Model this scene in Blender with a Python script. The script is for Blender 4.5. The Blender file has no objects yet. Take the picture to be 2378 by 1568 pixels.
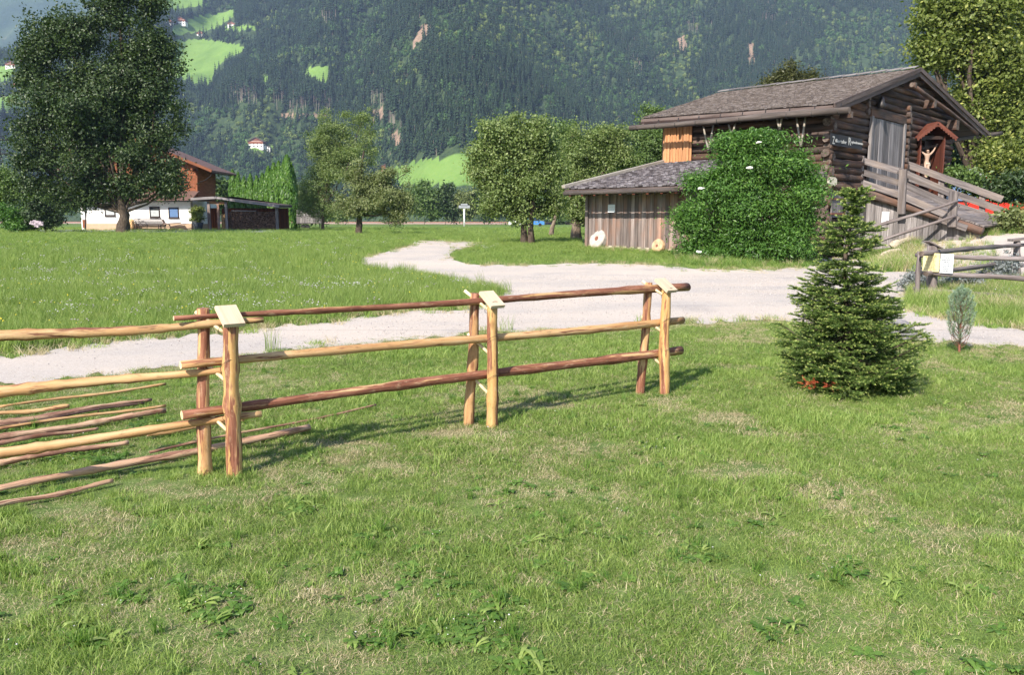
import bpy, bmesh, math, random
import numpy as np
from mathutils import Vector, Matrix
random.seed(7); rng = np.random.default_rng(7)
sc = bpy.context.scene
COL = sc.collection
PI = math.pi
# ---------------------------------------------------------------- camera, sky, sun, exposure
CAMH = 1.6
PITCH = math.radians(8.14)
FP = 1900.0; WP = 2378.0; HP = 1568.0            # focal length and frame in reference pixels
cam_d = bpy.data.cameras.new('camera'); cam = bpy.data.objects.new('camera', cam_d); COL.objects.link(cam)
cam.location = (0, 0, CAMH); cam.rotation_euler = (PI/2 - PITCH, 0, 0)
cam_d.sensor_width = 36.0; cam_d.lens = 36.0*FP/WP; cam_d.clip_end = 30000; cam_d.clip_start = 0.05
sc.camera = cam
SUN_EL = math.radians(37.5)
SH = Vector((0.50, 0.866)).normalized()           # direction in which shadows fall on the ground
world = bpy.data.worlds.new('World'); sc.world = world; world.use_nodes = True
wn = world.node_tree.nodes; wn.clear()
sky = wn.new('ShaderNodeTexSky'); sky.sky_type = 'NISHITA'; sky.sun_disc = False
sky.sun_elevation = SUN_EL; sky.sun_rotation = math.atan2(-SH.x, -SH.y)
sky.altitude = 600; sky.air_density = 1.0; sky.dust_density = 1.2
bg = wn.new('ShaderNodeBackground'); bg.inputs[1].default_value = 0.13
wo = wn.new('ShaderNodeOutputWorld')
world.node_tree.links.new(sky.outputs[0], bg.inputs[0]); world.node_tree.links.new(bg.outputs[0], wo.inputs[0])
sd = bpy.data.lights.new('sun', 'SUN'); sd.energy = 5.0; sd.angle = math.radians(0.5); sd.color = (1.0, 0.93, 0.83)
so = bpy.data.objects.new('sun', sd); COL.objects.link(so)
sdir = Vector((-SH.x*math.cos(SUN_EL), -SH.y*math.cos(SUN_EL), math.sin(SUN_EL)))
so.rotation_euler = sdir.to_track_quat('Z', 'Y').to_euler(); so.location = (-20, -20, 40)
sc.view_settings.view_transform = 'Standard'; sc.view_settings.look = 'None'
sc.view_settings.exposure = 1.08; sc.view_settings.gamma = 1.0
sc.view_settings.use_curve_mapping = False
sc.cycles.max_bounces = 6; sc.cycles.transparent_max_bounces = 6; sc.cycles.volume_bounces = 0
sc.cycles.use_adaptive_sampling = True; sc.cycles.adaptive_threshold = 0.015
sc.cycles.use_denoising = True
# ---------------------------------------------------------------- picture <-> place
cp, sp_ = math.cos(PITCH), math.sin(PITCH)
def ray(x, y):
    dx = (x - WP/2)/FP; dy = -(y - HP/2)/FP
    return Vector((dx, cp + dy*sp_, -sp_ + dy*cp))
def at(x, y, Y):
    r = ray(x, y); t = Y/r.y
    return Vector((r.x*t, Y, CAMH + r.z*t))
def sstep(a, b, v):
    t = np.clip((v - a)/(b - a), 0, 1); return t*t*(3 - 2*t)
def project(X, Y, Z):
    X = np.asarray(X, float); Y = np.asarray(Y, float); Z = np.asarray(Z, float) - CAMH
    f = Y*cp - Z*sp_; u = Y*sp_ + Z*cp
    f = np.where(np.abs(f) < 1e-3, 1e-3, f)
    px = WP/2 + FP*X/f; py = HP/2 - FP*u/f
    return np.where(f > 0.05, px, -99999), np.where(f > 0.05, py, -99999)
_vt = rng.random((64, 64))
def vnoise(x, y):
    x = np.asarray(x, float); y = np.asarray(y, float)
    xi = np.floor(x).astype(int); yi = np.floor(y).astype(int); fx = x - xi; fy = y - yi
    fx = fx*fx*(3 - 2*fx); fy = fy*fy*(3 - 2*fy)
    a = _vt[xi % 64, yi % 64]; b = _vt[(xi+1) % 64, yi % 64]; c = _vt[xi % 64, (yi+1) % 64]; d = _vt[(xi+1) % 64, (yi+1) % 64]
    return (a*(1-fx) + b*fx)*(1-fy) + (c*(1-fx) + d*fx)*fy
def fbm(x, y, o=4):
    s = 0; a = .5; t = 0
    for i in range(o):
        s = s + a*vnoise(x*2**i + 17.3*i, y*2**i - 9.1*i); t += a; a *= .5
    return s/t
MC = (24.5, 39.5)
def gz(X, Y):
    """height of the ground"""
    X = np.asarray(X, float); Y = np.asarray(Y, float)
    u = X/np.maximum(Y, 1.0)
    z = .45*sstep(22, 37, Y)*(1 - sstep(.24, .34, u)*(1 - sstep(44, 70, Y)))
    dX = X - MC[0]; dY = Y - MC[1]
    du = dX*.85 - dY*.53; dv = dX*.53 + dY*.85
    r = np.sqrt((du/9.5)**2 + (dv/15.5)**2)
    z = z + 1.35*(1 - sstep(.2, 1.0, r))*(1 - sstep(50, 70, Y))
    z = z + .035*(vnoise(X*.35 + 5, Y*.35) - .5)*sstep(1, 3, np.abs(Y))
    return z
def g(X, Y): return float(gz(X, Y))
def ground(x, y):
    r = ray(x, y); Y = 1.0; prev = None
    o = Vector((0, 0, CAMH))
    while Y < 3000:
        t = Y/r.y; p = o + r*t
        h = p.z - g(p.x, p.y)
        if h < 0:
            lo, hi = prev, Y
            for _ in range(22):
                m = (lo + hi)/2; q = o + r*(m/r.y)
                if q.z - g(q.x, q.y) < 0: hi = m
                else: lo = m
            q = o + r*(hi/r.y); return Vector((q.x, q.y, g(q.x, q.y)))
        prev = Y; Y *= 1.02
    q = o + r*(3000/r.y); return q
def ground_np(P):
    dx = (P[:, 0] - WP/2)/FP; dy = -(P[:, 1] - HP/2)/FP; ry = cp + dy*sp_; rz = -sp_ + dy*cp
    Y = np.full(len(P), 1.0); hit = np.zeros(len(P), bool); lo = Y.copy(); hi = np.full(len(P), 3000.0)
    for _ in range(420):
        Yn = Y*1.02; h = CAMH + rz/ry*Yn - gz(dx/ry*Yn, Yn)
        new = (h < 0) & ~hit; lo = np.where(new, Y, lo); hi = np.where(new, Yn, hi); hit |= new; Y = Yn
        if hit.all(): break
    for _ in range(22):
        m = (lo+hi)/2; b = CAMH + rz/ry*m - gz(dx/ry*m, m) < 0; hi = np.where(b, m, hi); lo = np.where(b, lo, m)
    return np.stack([dx/ry*hi, hi, gz(dx/ry*hi, hi)], -1)
def on_plane(x, y, O, d):
    """point seen at (x,y) on the vertical plane through O along horizontal direction d"""
    r = ray(x, y); n = Vector((-d[1], d[0]))
    t = (O[0]*n.x + O[1]*n.y)/(r.x*n.x + r.y*n.y)
    return Vector((0, 0, CAMH)) + r*t
def inpoly(px, py, poly):
    px = np.asarray(px); py = np.asarray(py); ins = np.zeros(px.shape, bool); n = len(poly)
    for i in range(n):
        x1, y1 = poly[i]; x2, y2 = poly[(i+1) % n]
        if y1 == y2: continue
        c = ((y1 > py) != (y2 > py)) & (px < (x2-x1)*(py-y1)/(y2-y1) + x1)
        ins ^= c
    return ins
# ---------------------------------------------------------------- objects
def tag(o, label=None, cat=None, group=None, kind=None):
    if label: o['label'] = label
    if cat: o['category'] = cat
    if group: o['group'] = group
    if kind: o['kind'] = kind
    return o
def thing(name, loc, label, cat, group=None, rz=0):
    o = bpy.data.objects.new(name, None); COL.objects.link(o); o.location = loc; o.rotation_euler = (0, 0, rz)
    o.empty_display_size = .1
    return tag(o, label, cat, group)
def link(name, me, mats, parent=None):
    o = bpy.data.objects.new(name, me); COL.objects.link(o)
    for m in (mats if isinstance(mats, (list, tuple)) else [mats]):
        if m and len(me.materials) < len(mats if isinstance(mats, (list, tuple)) else [1]): me.materials.append(m)
    if parent is not None:
        o.parent = parent
        l = parent; off = Matrix.Identity(4)
        chain = []
        while l is not None: chain.append(l); l = l.parent
        for c in reversed(chain): off = off @ c.matrix_basis
        if not name.startswith('~'): o.matrix_basis = off.inverted()
    return o
def copy_tree(o, parent=None):
    c = o.copy(); COL.objects.link(c)
    if parent is not None: c.parent = parent
    for ch in [k for k in bpy.data.objects if k.parent == o]: copy_tree(ch, c)
    return c
class MB:
    def __init__(s): s.v = []; s.f = []; s.gc = []; s.rn = []; s.mi = []; s.sm = []
    def add(s, vs, fs, gcs=None, rnd=None, mi=0, smooth=False):
        b = len(s.v); s.v += [tuple(v) for v in vs]
        r = random.random() if rnd is None else rnd
        off = random.random()*50
        s.gc += [(q[0]+off, q[1], q[2]+off*.7) for q in (gcs if gcs is not None else vs)]
        s.rn += [r]*len(vs)
        for f in fs:
            if isinstance(f, tuple) and isinstance(f[0], tuple): s.f.append(tuple(b+i for i in f[0])); s.mi.append(f[1]); s.sm.append(f[2])
            else: s.f.append(tuple(b+i for i in f)); s.mi.append(mi); s.sm.append(smooth)
    def board(s, p0, p1, w, t, wdir=None, rnd=None, mi=0, jit=0.0):
        """plank from p0 to p1, width w along wdir, thickness t"""
        p0 = Vector(p0); p1 = Vector(p1); L = (p1-p0); ln = L.length; a = L.normalized()
        wd = Vector(wdir) if wdir is not None else Vector((0, 0, 1))
        wd = (wd - a*wd.dot(a)).normalized(); n = a.cross(wd)
        vs = []; gcs = []
        for i, (p, l) in enumerate(((p0, 0), (p1, ln))):
            for sw, st in ((-1, -1), (1, -1), (1, 1), (-1, 1)):
                k = 1 + random.uniform(-jit, jit)
                vs.append(p + wd*(sw*w/2*k) + n*(st*t/2) + a*random.uniform(-jit, jit)*.15); gcs.append((l, sw*w/2, st*t/2))
        s.add(vs, [(0, 1, 2, 3), (7, 6, 5, 4), (0, 4, 5, 1), (1, 5, 6, 2), (2, 6, 7, 3), (3, 7, 4, 0)], gcs, rnd, mi)
    def box(s, c, sx, sy, sz, rz=0, rnd=None, mi=0):
        c = Vector(c); d = Vector((math.cos(rz), math.sin(rz), 0)); e = Vector((-d.y, d.x, 0))
        s.board(c - d*sx/2, c + d*sx/2, sz, sy, (0, 0, 1), rnd, mi)
    def tube(s, pts, rad, seg=10, caps=True, wob=0.0, rnd=None, mi=0, capmi=None, smooth=True, squash=1.0):
        pts = [Vector(p) for p in pts]; n = len(pts); vs = []; gcs = []; l = 0
        up = Vector((0, 0, 1)); ph = random.random()*50
        for i, p in enumerate(pts):
            a = (pts[min(i+1, n-1)] - pts[max(i-1, 0)]).normalized()
            if abs(a.dot(up)) > .95 : up2 = Vector((1, 0, 0))
            else: up2 = up
            e1 = a.cross(up2).normalized(); e2 = e1.cross(a)
            if i: l += (p - pts[i-1]).length
            r = rad[i] if isinstance(rad, (list, tuple)) else rad
            for k in range(seg):
                th = 2*PI*k/seg
                rr = r*(1 + wob*math.sin(th*3 + ph + l*9)*.5 + wob*math.sin(th*2 - ph*2 + l*23))
                vs.append(p + e1*(rr*math.cos(th)) + e2*(rr*math.sin(th)*squash)); gcs.append((l, rr*math.cos(th), rr*math.sin(th)))
        fs = []
        for i in range(n-1):
            for k in range(seg):
                k2 = (k+1) % seg
                fs.append(((i*seg+k, i*seg+k2, (i+1)*seg+k2, (i+1)*seg+k), mi, smooth))
        if caps:
            cm = mi if capmi is None else capmi
            fs.append((tuple(range(seg-1, -1, -1)), cm, False)); fs.append((tuple((n-1)*seg+k for k in range(seg)), cm, False))
        s.add(vs, fs, gcs, rnd)
    def log(s, p0, p1, r0, r1, n=14, seg=12, bend=.01, wob=.05, rnd=None, mi=0, capmi=1, knots=True):
        p0 = Vector(p0); p1 = Vector(p1); a = (p1-p0).normalized(); L = (p1-p0).length
        e = a.cross(Vector((.3, .5, .8))).normalized(); f = a.cross(e)
        k1, k2 = random.random()*6, random.random()*6; pts = []; rr = []
        kn = {random.randrange(1, n-1) for _ in range(n//5)} if knots and n > 4 else set()
        for i in range(n+1):
            t = i/n
            pts.append(p0.lerp(p1, t) + e*bend*math.sin(t*5.3+k1) *math.sin(t*PI)+ f*bend*math.sin(t*3.7+k2)*math.sin(t*PI))
            rr.append((r0 + (r1-r0)*t)*(1 + random.uniform(-.035, .035) + (.17 if i in kn else 0)))
        s.tube(pts, rr, seg, True, wob, rnd, mi, capmi)
    def build(s, name, mats, parent=None):
        me = bpy.data.meshes.new(name); me.from_pydata(s.v, [], s.f)
        a = me.attributes.new('gc', 'FLOAT_VECTOR', 'POINT'); a.data.foreach_set('vector', np.array(s.gc, dtype=np.float32).ravel())
        a = me.attributes.new('rnd', 'FLOAT', 'POINT'); a.data.foreach_set('value', np.array(s.rn, dtype=np.float32))
        me.polygons.foreach_set('material_index', np.array(s.mi, dtype=np.int32))
        me.polygons.foreach_set('use_smooth', np.array(s.sm, dtype=bool))
        ml = list(mats) if isinstance(mats, (list, tuple)) else [mats]
        for m in ml: me.materials.append(m)
        o = bpy.data.objects.new(name, me); COL.objects.link(o)
        if parent is not None:
            o.parent = parent; off = Matrix.Identity(4); ch = []; l = parent
            while l is not None: ch.append(l); l = l.parent
            for c in reversed(ch): off = off @ c.matrix_basis
            o.matrix_basis = off.inverted()
        return o
def np_mesh(name, V, F, tint=None, mats=None, parent=None, smooth=False, local=False):
    """V (n,3); F (m,k) with k constant"""
    me = bpy.data.meshes.new(name); V = np.asarray(V, np.float32); F = np.asarray(F, np.int32)
    m, k = F.shape
    me.vertices.add(len(V)); me.vertices.foreach_set('co', V.ravel())
    me.loops.add(m*k); me.loops.foreach_set('vertex_index', F.ravel())
    me.polygons.add(m); me.polygons.foreach_set('loop_start', np.arange(m, dtype=np.int32)*k)
    me.polygons.foreach_set('use_smooth', np.full(m, smooth))
    if tint is not None:
        a = me.attributes.new('tint', 'FLOAT', 'POINT'); a.data.foreach_set('value', np.asarray(tint, np.float32))
    me.update(calc_edges=True)
    for mm in (mats if isinstance(mats, (list, tuple)) else [mats]):
        if mm: me.materials.append(mm)
    o = bpy.data.objects.new(name, me)
    if local == 'proto': return o
    COL.objects.link(o)
    if parent is not None:
        o.parent = parent
        if not local:
            off = Matrix.Identity(4); ch = []; l = parent
            while l is not None: ch.append(l); l = l.parent
            for c in reversed(ch): off = off @ c.matrix_basis
            o.matrix_basis = off.inverted()
    return o
# ---------------------------------------------------------------- materials
class NT:
    def __init__(s, name):
        s.m = bpy.data.materials.new(name); s.m.use_nodes = True; s.t = s.m.node_tree; s.t.nodes.clear()
        s.out = s.n('ShaderNodeOutputMaterial')
    def n(s, typ, **kw):
        nd = s.t.nodes.new(typ)
        for k, v in kw.items(): setattr(nd, k, v)
        return nd
    def l(s, a, b): s.t.links.new(a, b)
    def attr(s, name): return s.n('ShaderNodeAttribute', attribute_name=name)
    def geo(s): return s.n('ShaderNodeNewGeometry').outputs['Position']
    def noise(s, vec, scale, detail=4, rough=.55, mscale=None, dist=0):
        if mscale is not None:
            mp = s.n('ShaderNodeMapping'); mp.inputs['Scale'].default_value = mscale; s.l(vec, mp.inputs[0]); vec = mp.outputs[0]
        nn = s.n('ShaderNodeTexNoise'); s.l(vec, nn.inputs['Vector']); nn.inputs['Scale'].default_value = scale
        nn.inputs['Detail'].default_value = detail; nn.inputs['Roughness'].default_value = rough; nn.inputs['Distortion'].default_value = dist
        return nn.outputs['Fac']
    def ramp(s, fac, stops, interp='LINEAR'):
        r = s.n('ShaderNodeValToRGB'); r.color_ramp.interpolation = interp; s.l(fac, r.inputs[0]); e = r.color_ramp.elements
        while len(e) > 2: e.remove(e[-1])
        for i, (p, c) in enumerate(stops):
            el = e[i] if i < 2 else e.new(p)
            el.position = p; el.color = (c if len(c) == 4 else (*c, 1))
        return r.outputs[0]
    def mix(s, fac, a, b, mode='MIX'):
        m = s.n('ShaderNodeMix', data_type='RGBA', blend_type=mode)
        for k, v in ((0, fac), (6, a), (7, b)):
            if isinstance(v, (int, float)): m.inputs[k].default_value = v
            elif isinstance(v, tuple): m.inputs[k].default_value = (*v, 1) if len(v) == 3 else v
            else: s.l(v, m.inputs[k])
        return m.outputs[2]
    def math(s, op, a, b=0.0, clamp=False):
        m = s.n('ShaderNodeMath', operation=op, use_clamp=clamp)
        for k, v in ((0, a), (1, b)):
            if isinstance(v, (int, float)): m.inputs[k].default_value = v
            else: s.l(v, m.inputs[k])
        return m.outputs[0]
    def mapr(s, v, a, b, c, d):
        m = s.n('ShaderNodeMapRange'); s.l(v, m.inputs[0])
        for i, q in enumerate((a, b, c, d)): m.inputs[i+1].default_value = q
        return m.outputs[0]
    def vscale(s, col, fac):
        m = s.n('ShaderNodeVectorMath', operation='SCALE'); s.l(col, m.inputs[0])
        if isinstance(fac, (int, float)): m.inputs[3].default_value = fac
        else: s.l(fac, m.inputs[3])
        return m.outputs[0]
    def bsdf(s, col, rough=.8, bump=None, bstr=.5, bdist=.01, spec=.3, metal=0, transl=0, tcol=None):
        b = s.n('ShaderNodeBsdfPrincipled')
        if isinstance(col, tuple): b.inputs['Base Color'].default_value = (*col, 1) if len(col) == 3 else col
        else: s.l(col, b.inputs['Base Color'])
        if isinstance(rough, (int, float)): b.inputs['Roughness'].default_value = rough
        else: s.l(rough, b.inputs['Roughness'])
        b.inputs['Specular IOR Level'].default_value = spec; b.inputs['Metallic'].default_value = metal
        if bump is not None:
            bp = s.n('ShaderNodeBump'); bp.inputs['Strength'].default_value = bstr; bp.inputs['Distance'].default_value = bdist
            s.l(bump, bp.inputs['Height']); s.l(bp.outputs[0], b.inputs['Normal'])
        o = b.outputs[0]
        if transl:
            t = s.n('ShaderNodeBsdfTranslucent'); c = tcol if tcol is not None else col
            if isinstance(c, tuple): t.inputs[0].default_value = (*c, 1)
            else: s.l(c, t.inputs[0])
            mx = s.n('ShaderNodeMixShader'); mx.inputs[0].default_value = transl; s.l(o, mx.inputs[1]); s.l(t.outputs[0], mx.inputs[2]); o = mx.outputs[0]
        s.l(o, s.out.inputs[0]); return s.m
def m_plain(name, c, rough=.7, var=.15, scale=8, metal=0, spec=.3, bump=.2, bdist=.004):
    t = NT(name); p = t.geo(); n = t.noise(p, scale, 5)
    c1 = tuple(max(0, x*(1-var)) for x in c); c2 = tuple(min(1, x*(1+var)) for x in c)
    return t.bsdf(t.ramp(n, [(.3, c1), (.7, c2)]), rough, n, bump, bdist, spec, metal)
def m_wood(name, dark, mid, light, along=.8, across=14, rndv=.35, rough=.8, bstr=.5, bdist=.006, tintcol=None, tintamt=.0, vscale=1):
    """grain along gc.x"""
    t = NT(name); gcv = t.attr('gc').outputs['Vector']; r = t.attr('rnd').outputs['Fac']
    n1 = t.noise(gcv, 1.0*vscale, 6, .65, (along, across, across)); n2 = t.noise(gcv, 1.0*vscale, 3, .5, (along*3, across*5, across*5))
    n3 = t.noise(gcv, .7*vscale, 3, .5, (1, 2, 2))
    c = t.ramp(n1, [(.3, dark), (.5, mid), (.72, light)])
    c = t.mix(t.mapr(n2, .35, .7, 0, .5), c, dark, 'MIX')
    if tintcol: c = t.mix(t.math('MULTIPLY', t.mapr(n3, .45, .65, 0, 1), tintamt), c, tintcol)
    br = t.math('ADD', t.mapr(r, 0, 1, 1-rndv, 1+rndv), t.mapr(n3, .3, .7, -.15, .15))
    c = t.vscale(c, br)
    return t.bsdf(c, rough, t.math('ADD', n1, t.math('MULTIPLY', n2, .5)), bstr, bdist, .25)
def m_leaf(name, dark, light, yellow=None, yamt=.0, transl=.3, rough=.45, spec=.35):
    t = NT(name); tn = t.attr('tint').outputs['Fac']; p = t.geo(); n = t.noise(p, .9, 3)
    c = t.mix(t.math('MULTIPLY', t.math('ADD', tn, n), .55, True), dark, light)
    if yellow: c = t.mix(t.math('MULTIPLY', t.mapr(tn, .75, 1, 0, 1), yamt), c, yellow)
    tc = t.mix(1.0, c, (1.3, 1.6, .55), 'MULTIPLY')
    return t.bsdf(c, rough, None, 0, 0, spec, 0, transl, tc)
M = {}
M['bark'] = m_wood('bark', (.03, .022, .016), (.085, .062, .045), (.17, .13, .1), 3, 12, .1, .95, 1, .03)
M['bark_pale'] = m_wood('bark_pale', (.08, .06, .045), (.2, .15, .11), (.32, .26, .2), 3, 12, .1, .95, 1, .03)
M['grey_plank'] = m_wood('grey_plank', (.085, .075, .072), (.2, .18, .175), (.36, .33, .32), .5, 9, .35, .85, .5, .01)
M['shed_plank'] = m_wood('shed_plank', (.09, .07, .062), (.22, .175, .155), (.34, .29, .27), .45, 9, .35, .85, .5, .01, (.28, .13, .07), .55)
M['ramp_plank'] = m_wood('ramp_plank', (.07, .058, .056), (.175, .152, .148), (.3, .27, .262), .6, 12, .28, .85, .5, .01, (.3, .22, .15), .25)
M['dark_log'] = m_wood('dark_log', (.025, .017, .014), (.08, .056, .046), (.16, .12, .1), .6, 9, .35, .9, .6, .02, (.16, .07, .035), .4)
M['log_end'] = m_wood('log_end', (.05, .036, .03), (.14, .105, .085), (.25, .2, .16), 8, 8, .25, .9, .6, .01)
M['orange_plank'] = m_wood('orange_plank', (.26, .11, .045), (.46, .22, .1), (.58, .33, .17), .5, 9, .15, .75, .35, .006)
M['red_wood'] = m_wood('red_wood', (.07, .022, .014), (.135, .042, .026), (.2, .07, .042), .5, 8, .1, .7, .3, .005)
M['eave_board'] = m_wood('eave_board', (.05, .035, .03), (.115, .085, .075), (.19, .15, .135), .5, 8, .2, .85, .4, .01)
M['gutter_wood'] = m_wood('gutter_wood', (.035, .028, .024), (.085, .068, .06), (.15, .125, .11), .6, 8, .2, .8, .4, .01)
M['old_rail'] = m_wood('old_rail', (.07, .055, .05), (.17, .14, .13), (.3, .26, .25), .8, 14, .2, .85, .6, .008)
M['cap_board'] = m_wood('cap_board', (.46, .345, .23), (.56, .44, .31), (.64, .52, .38), .8, 20, .05, .6, .2, .002)
M['cut_end'] = m_wood('cut_end', (.5, .36, .2), (.7, .55, .34), (.8, .68, .48), 30, 40, .05, .7, .2, .002)
M['stripped_stick'] = m_wood('stripped_stick', (.22, .19, .15), (.36, .32, .27), (.5, .46, .4), 1, 14, .1)
def m_fresh(name, barkamt, tan=((.3, .145, .058), (.43, .25, .11), (.54, .36, .19)), bk=((.075, .025, .016), (.2, .075, .042), (.34, .16, .1))):
    t = NT(name); gcv = t.attr('gc').outputs['Vector']; r = t.attr('rnd').outputs['Fac']
    g1 = t.noise(gcv, 1, 5, .6, (1.6, 22, 22)); g2 = t.noise(gcv, 1, 4, .6, (3.0, 60, 60))
    wood = t.ramp(g1, [(.3, tan[0]), (.5, tan[1]), (.7, tan[2])]); brk = t.ramp(g2, [(.3, bk[0]), (.5, bk[1]), (.72, bk[2])])
    s1 = t.noise(gcv, 1, 4, .62, (1.5, 20, 20), .4)
    th = .5 + (.5 - barkamt)*.27
    mk = t.mapr(s1, th-.025, th+.025, 0, 1)
    c = t.mix(mk, wood, brk)
    kn = t.n('ShaderNodeTexVoronoi', feature='F1'); mp = t.n('ShaderNodeMapping'); mp.inputs['Scale'].default_value = (2.6, 7, 7); t.l(gcv, mp.inputs[0]); t.l(mp.outputs[0], kn.inputs['Vector']); kn.inputs['Scale'].default_value = 1
    c = t.mix(t.mapr(kn.outputs['Distance'], .06, .15, .75, 0), c, (.16, .06, .03))
    g3 = t.noise(gcv, 1, 4, .7, (9, 34, 34)); c = t.mix(t.mapr(g3, .56, .7, 0, .55), c, (.5, .36, .22)); c = t.mix(t.mapr(g3, .3, .42, .6, 0), c, (.07, .035, .02))
    c = t.vscale(c, t.mapr(r, 0, 1, .88, 1.1))
    return t.bsdf(c, .75, t.math('ADD', t.math('MULTIPLY', mk, .8), t.math('MULTIPLY', g2, .5)), .7, .003, .3)
M['fresh_bark'] = m_fresh('fresh_bark', .78); M['fresh_mixed'] = m_fresh('fresh_mixed', .42); M['fresh_peeled'] = m_fresh('fresh_peeled', .2)
M['fresh_yellow'] = m_fresh('fresh_yellow', .33, ((.34, .18, .065), (.46, .27, .1), (.55, .36, .16)))
M['weathered_pole'] = m_fresh('weathered_pole', .45, ((.3, .17, .1), (.43, .26, .165), (.52, .36, .24)), ((.11, .05, .035), (.24, .12, .08), (.36, .2, .14)))
M['dark_stick'] = m_fresh('dark_stick', .85, ((.2, .13, .09), (.28, .2, .14), (.36, .27, .2)), ((.03, .018, .014), (.08, .045, .035), (.14, .08, .06)))
M['leaf_big'] = m_leaf('leaf_big', (.016, .032, .01), (.06, .095, .026), (.12, .155, .045), .5, .18)
M['leaf_apple'] = m_leaf('leaf_apple', (.065, .1, .028), (.21, .27, .085), (.36, .39, .17), .6, .28)
M['leaf_bush'] = m_leaf('leaf_bush', (.03, .08, .014), (.105, .215, .038), (.2, .32, .07), .7, .28, .4)
M['leaf_linden'] = m_leaf('leaf_linden', (.06, .085, .018), (.2, .24, .055), (.42, .42, .12), .9, .3)
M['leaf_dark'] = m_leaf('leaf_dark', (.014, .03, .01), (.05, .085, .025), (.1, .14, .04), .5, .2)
M['leaf_mid'] = m_leaf('leaf_mid', (.045, .085, .022), (.14, .21, .055), (.18, .23, .08), .6, .25)
M['leaf_olive'] = m_leaf('leaf_olive', (.07, .095, .032), (.21, .24, .09), (.3, .28, .13), .6, .25)
M['leaf_thuja'] = m_leaf('leaf_thuja', (.035, .095, .012), (.105, .215, .028), (.17, .29, .045), .8, .25)
M['leaf_silver'] = m_leaf('leaf_silver', (.12, .13, .13), (.26, .28, .29), (.36, .38, .38), .5, .2)
M['leaf_brown'] = m_leaf('leaf_brown', (.03, .035, .01), (.085, .09, .025), (.15, .13, .04), .6, .2)
M['needle'] = m_leaf('needle', (.03, .065, .018), (.17, .25, .055), (.52, .56, .18), .9, .2, .4)
M['needle_blue'] = m_leaf('needle_blue', (.14, .2, .14), (.28, .37, .26), (.3, .36, .26), .5, .2)
M['needle_dead'] = m_leaf('needle_dead', (.3, .06, .025), (.5, .12, .05), None, 0, .2)
M['blossom'] = m_plain('blossom', (.75, .74, .66), .8, .08)
M['conifer'] = m_leaf('conifer', (.011, .025, .013), (.032, .056, .026), (.055, .08, .035), .5, .08, .7, .1)
M['conifer_trunk'] = m_plain('conifer_trunk', (.3, .24, .2), .9, .25, .3)
M['broadleaf'] = m_leaf('broadleaf', (.03, .07, .024), (.08, .145, .045), (.12, .17, .055), .5, .1, .7, .1)
M['broadleaf_yellow'] = m_leaf('broadleaf_yellow', (.08, .12, .035), (.18, .23, .065), (.22, .25, .08), .5, .1, .7, .1)
M['white_plaster'] = m_plain('white_plaster', (.78, .76, .72), .9, .04, 2)
M['tan_plinth'] = m_plain('tan_plinth', (.42, .3, .2), .9, .08, 3)
M['brown_tile'] = m_plain('brown_tile', (.13, .075, .06), .7, .2, 5)
M['house_wood'] = m_wood('house_wood', (.13, .04, .018), (.24, .085, .04), (.33, .13, .065), .4, 8, .2)
M['dark_frame'] = m_plain('dark_frame', (.035, .02, .016), .5, .1)
M['dark_metal'] = m_plain('dark_metal', (.05, .045, .042), .45, .1, 8, .6)
M['glass_dark'] = m_plain('glass_dark', (.03, .04, .05), .05, .1, 2, 0, .8, 0)
M['curtain'] = m_plain('curtain', (.4, .42, .42), .8, .1)
M['glass_blue'] = m_plain('glass_blue', (.12, .2, .36), .06, .1, 2, 0, .9, 0)
M['white_paint'] = m_plain('white_paint', (.78, .78, .76), .6, .03)
M['cream_paint'] = m_plain('cream_paint', (.68, .62, .48), .7, .05)
M['letter_paint'] = m_plain('letter_paint', (.42, .42, .4), .7, .05)
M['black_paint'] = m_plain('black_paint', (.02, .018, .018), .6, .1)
M['ink'] = m_plain('ink', (.12, .12, .12), .8, .1)
M['ink_brown'] = m_plain('ink_brown', (.32, .26, .15), .8, .1)
M['yellow_sheet'] = m_plain('yellow_sheet', (.74, .64, .32), .6, .04)
M['white_sheet'] = m_plain('white_sheet', (.66, .68, .7), .5, .02)
M['red_paint'] = m_plain('red_paint', (.62, .035, .02), .4, .06)
M['grey_metal'] = m_plain('grey_metal', (.3, .31, .33), .45, .08, 3, .3)
M['pot'] = m_plain('pot', (.05, .06, .07), .6, .1)
M['stone_pale'] = m_plain('stone_pale', (.4, .36, .32), .95, .2, 9, 0, .2, .8, .02)
M['stone_orange'] = m_plain('stone_orange', (.52, .35, .21), .95, .3, 6, 0, .2, .8, .02)
M['rust'] = m_plain('rust', (.2, .08, .05), .9, .3, 14)
M['rock'] = m_plain('rock', (.17, .16, .165), .95, .25, 8, 0, .2, .8, .02)
M['rock_tan'] = m_plain('rock_tan', (.42, .36, .28), .95, .25, 8, 0, .2, .8, .02)
M['rubber'] = m_plain('rubber', (.02, .02, .02), .8, .1)
M['rope'] = m_plain('rope', (.09, .075, .07), .9, .2, 40)
M['wire'] = m_plain('wire', (.05, .04, .035), .5, .1, 8, .5)
M['skin_paint'] = m_plain('skin_paint', (.4, .27, .2), .6, .06, 20)
M['hair_paint'] = m_plain('hair_paint', (.07, .035, .02), .7, .2, 30)
M['cloth_paint'] = m_plain('cloth_paint', (.5, .46, .37), .7, .06, 20)
M['firewood_end'] = m_wood('firewood_end', (.06, .035, .025), (.17, .1, .065), (.3, .19, .12), 10, 10, .5)
M['firewood_fresh'] = m_wood('firewood_fresh', (.45, .25, .1), (.6, .38, .18), (.7, .5, .27), 10, 10, .2)
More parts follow.
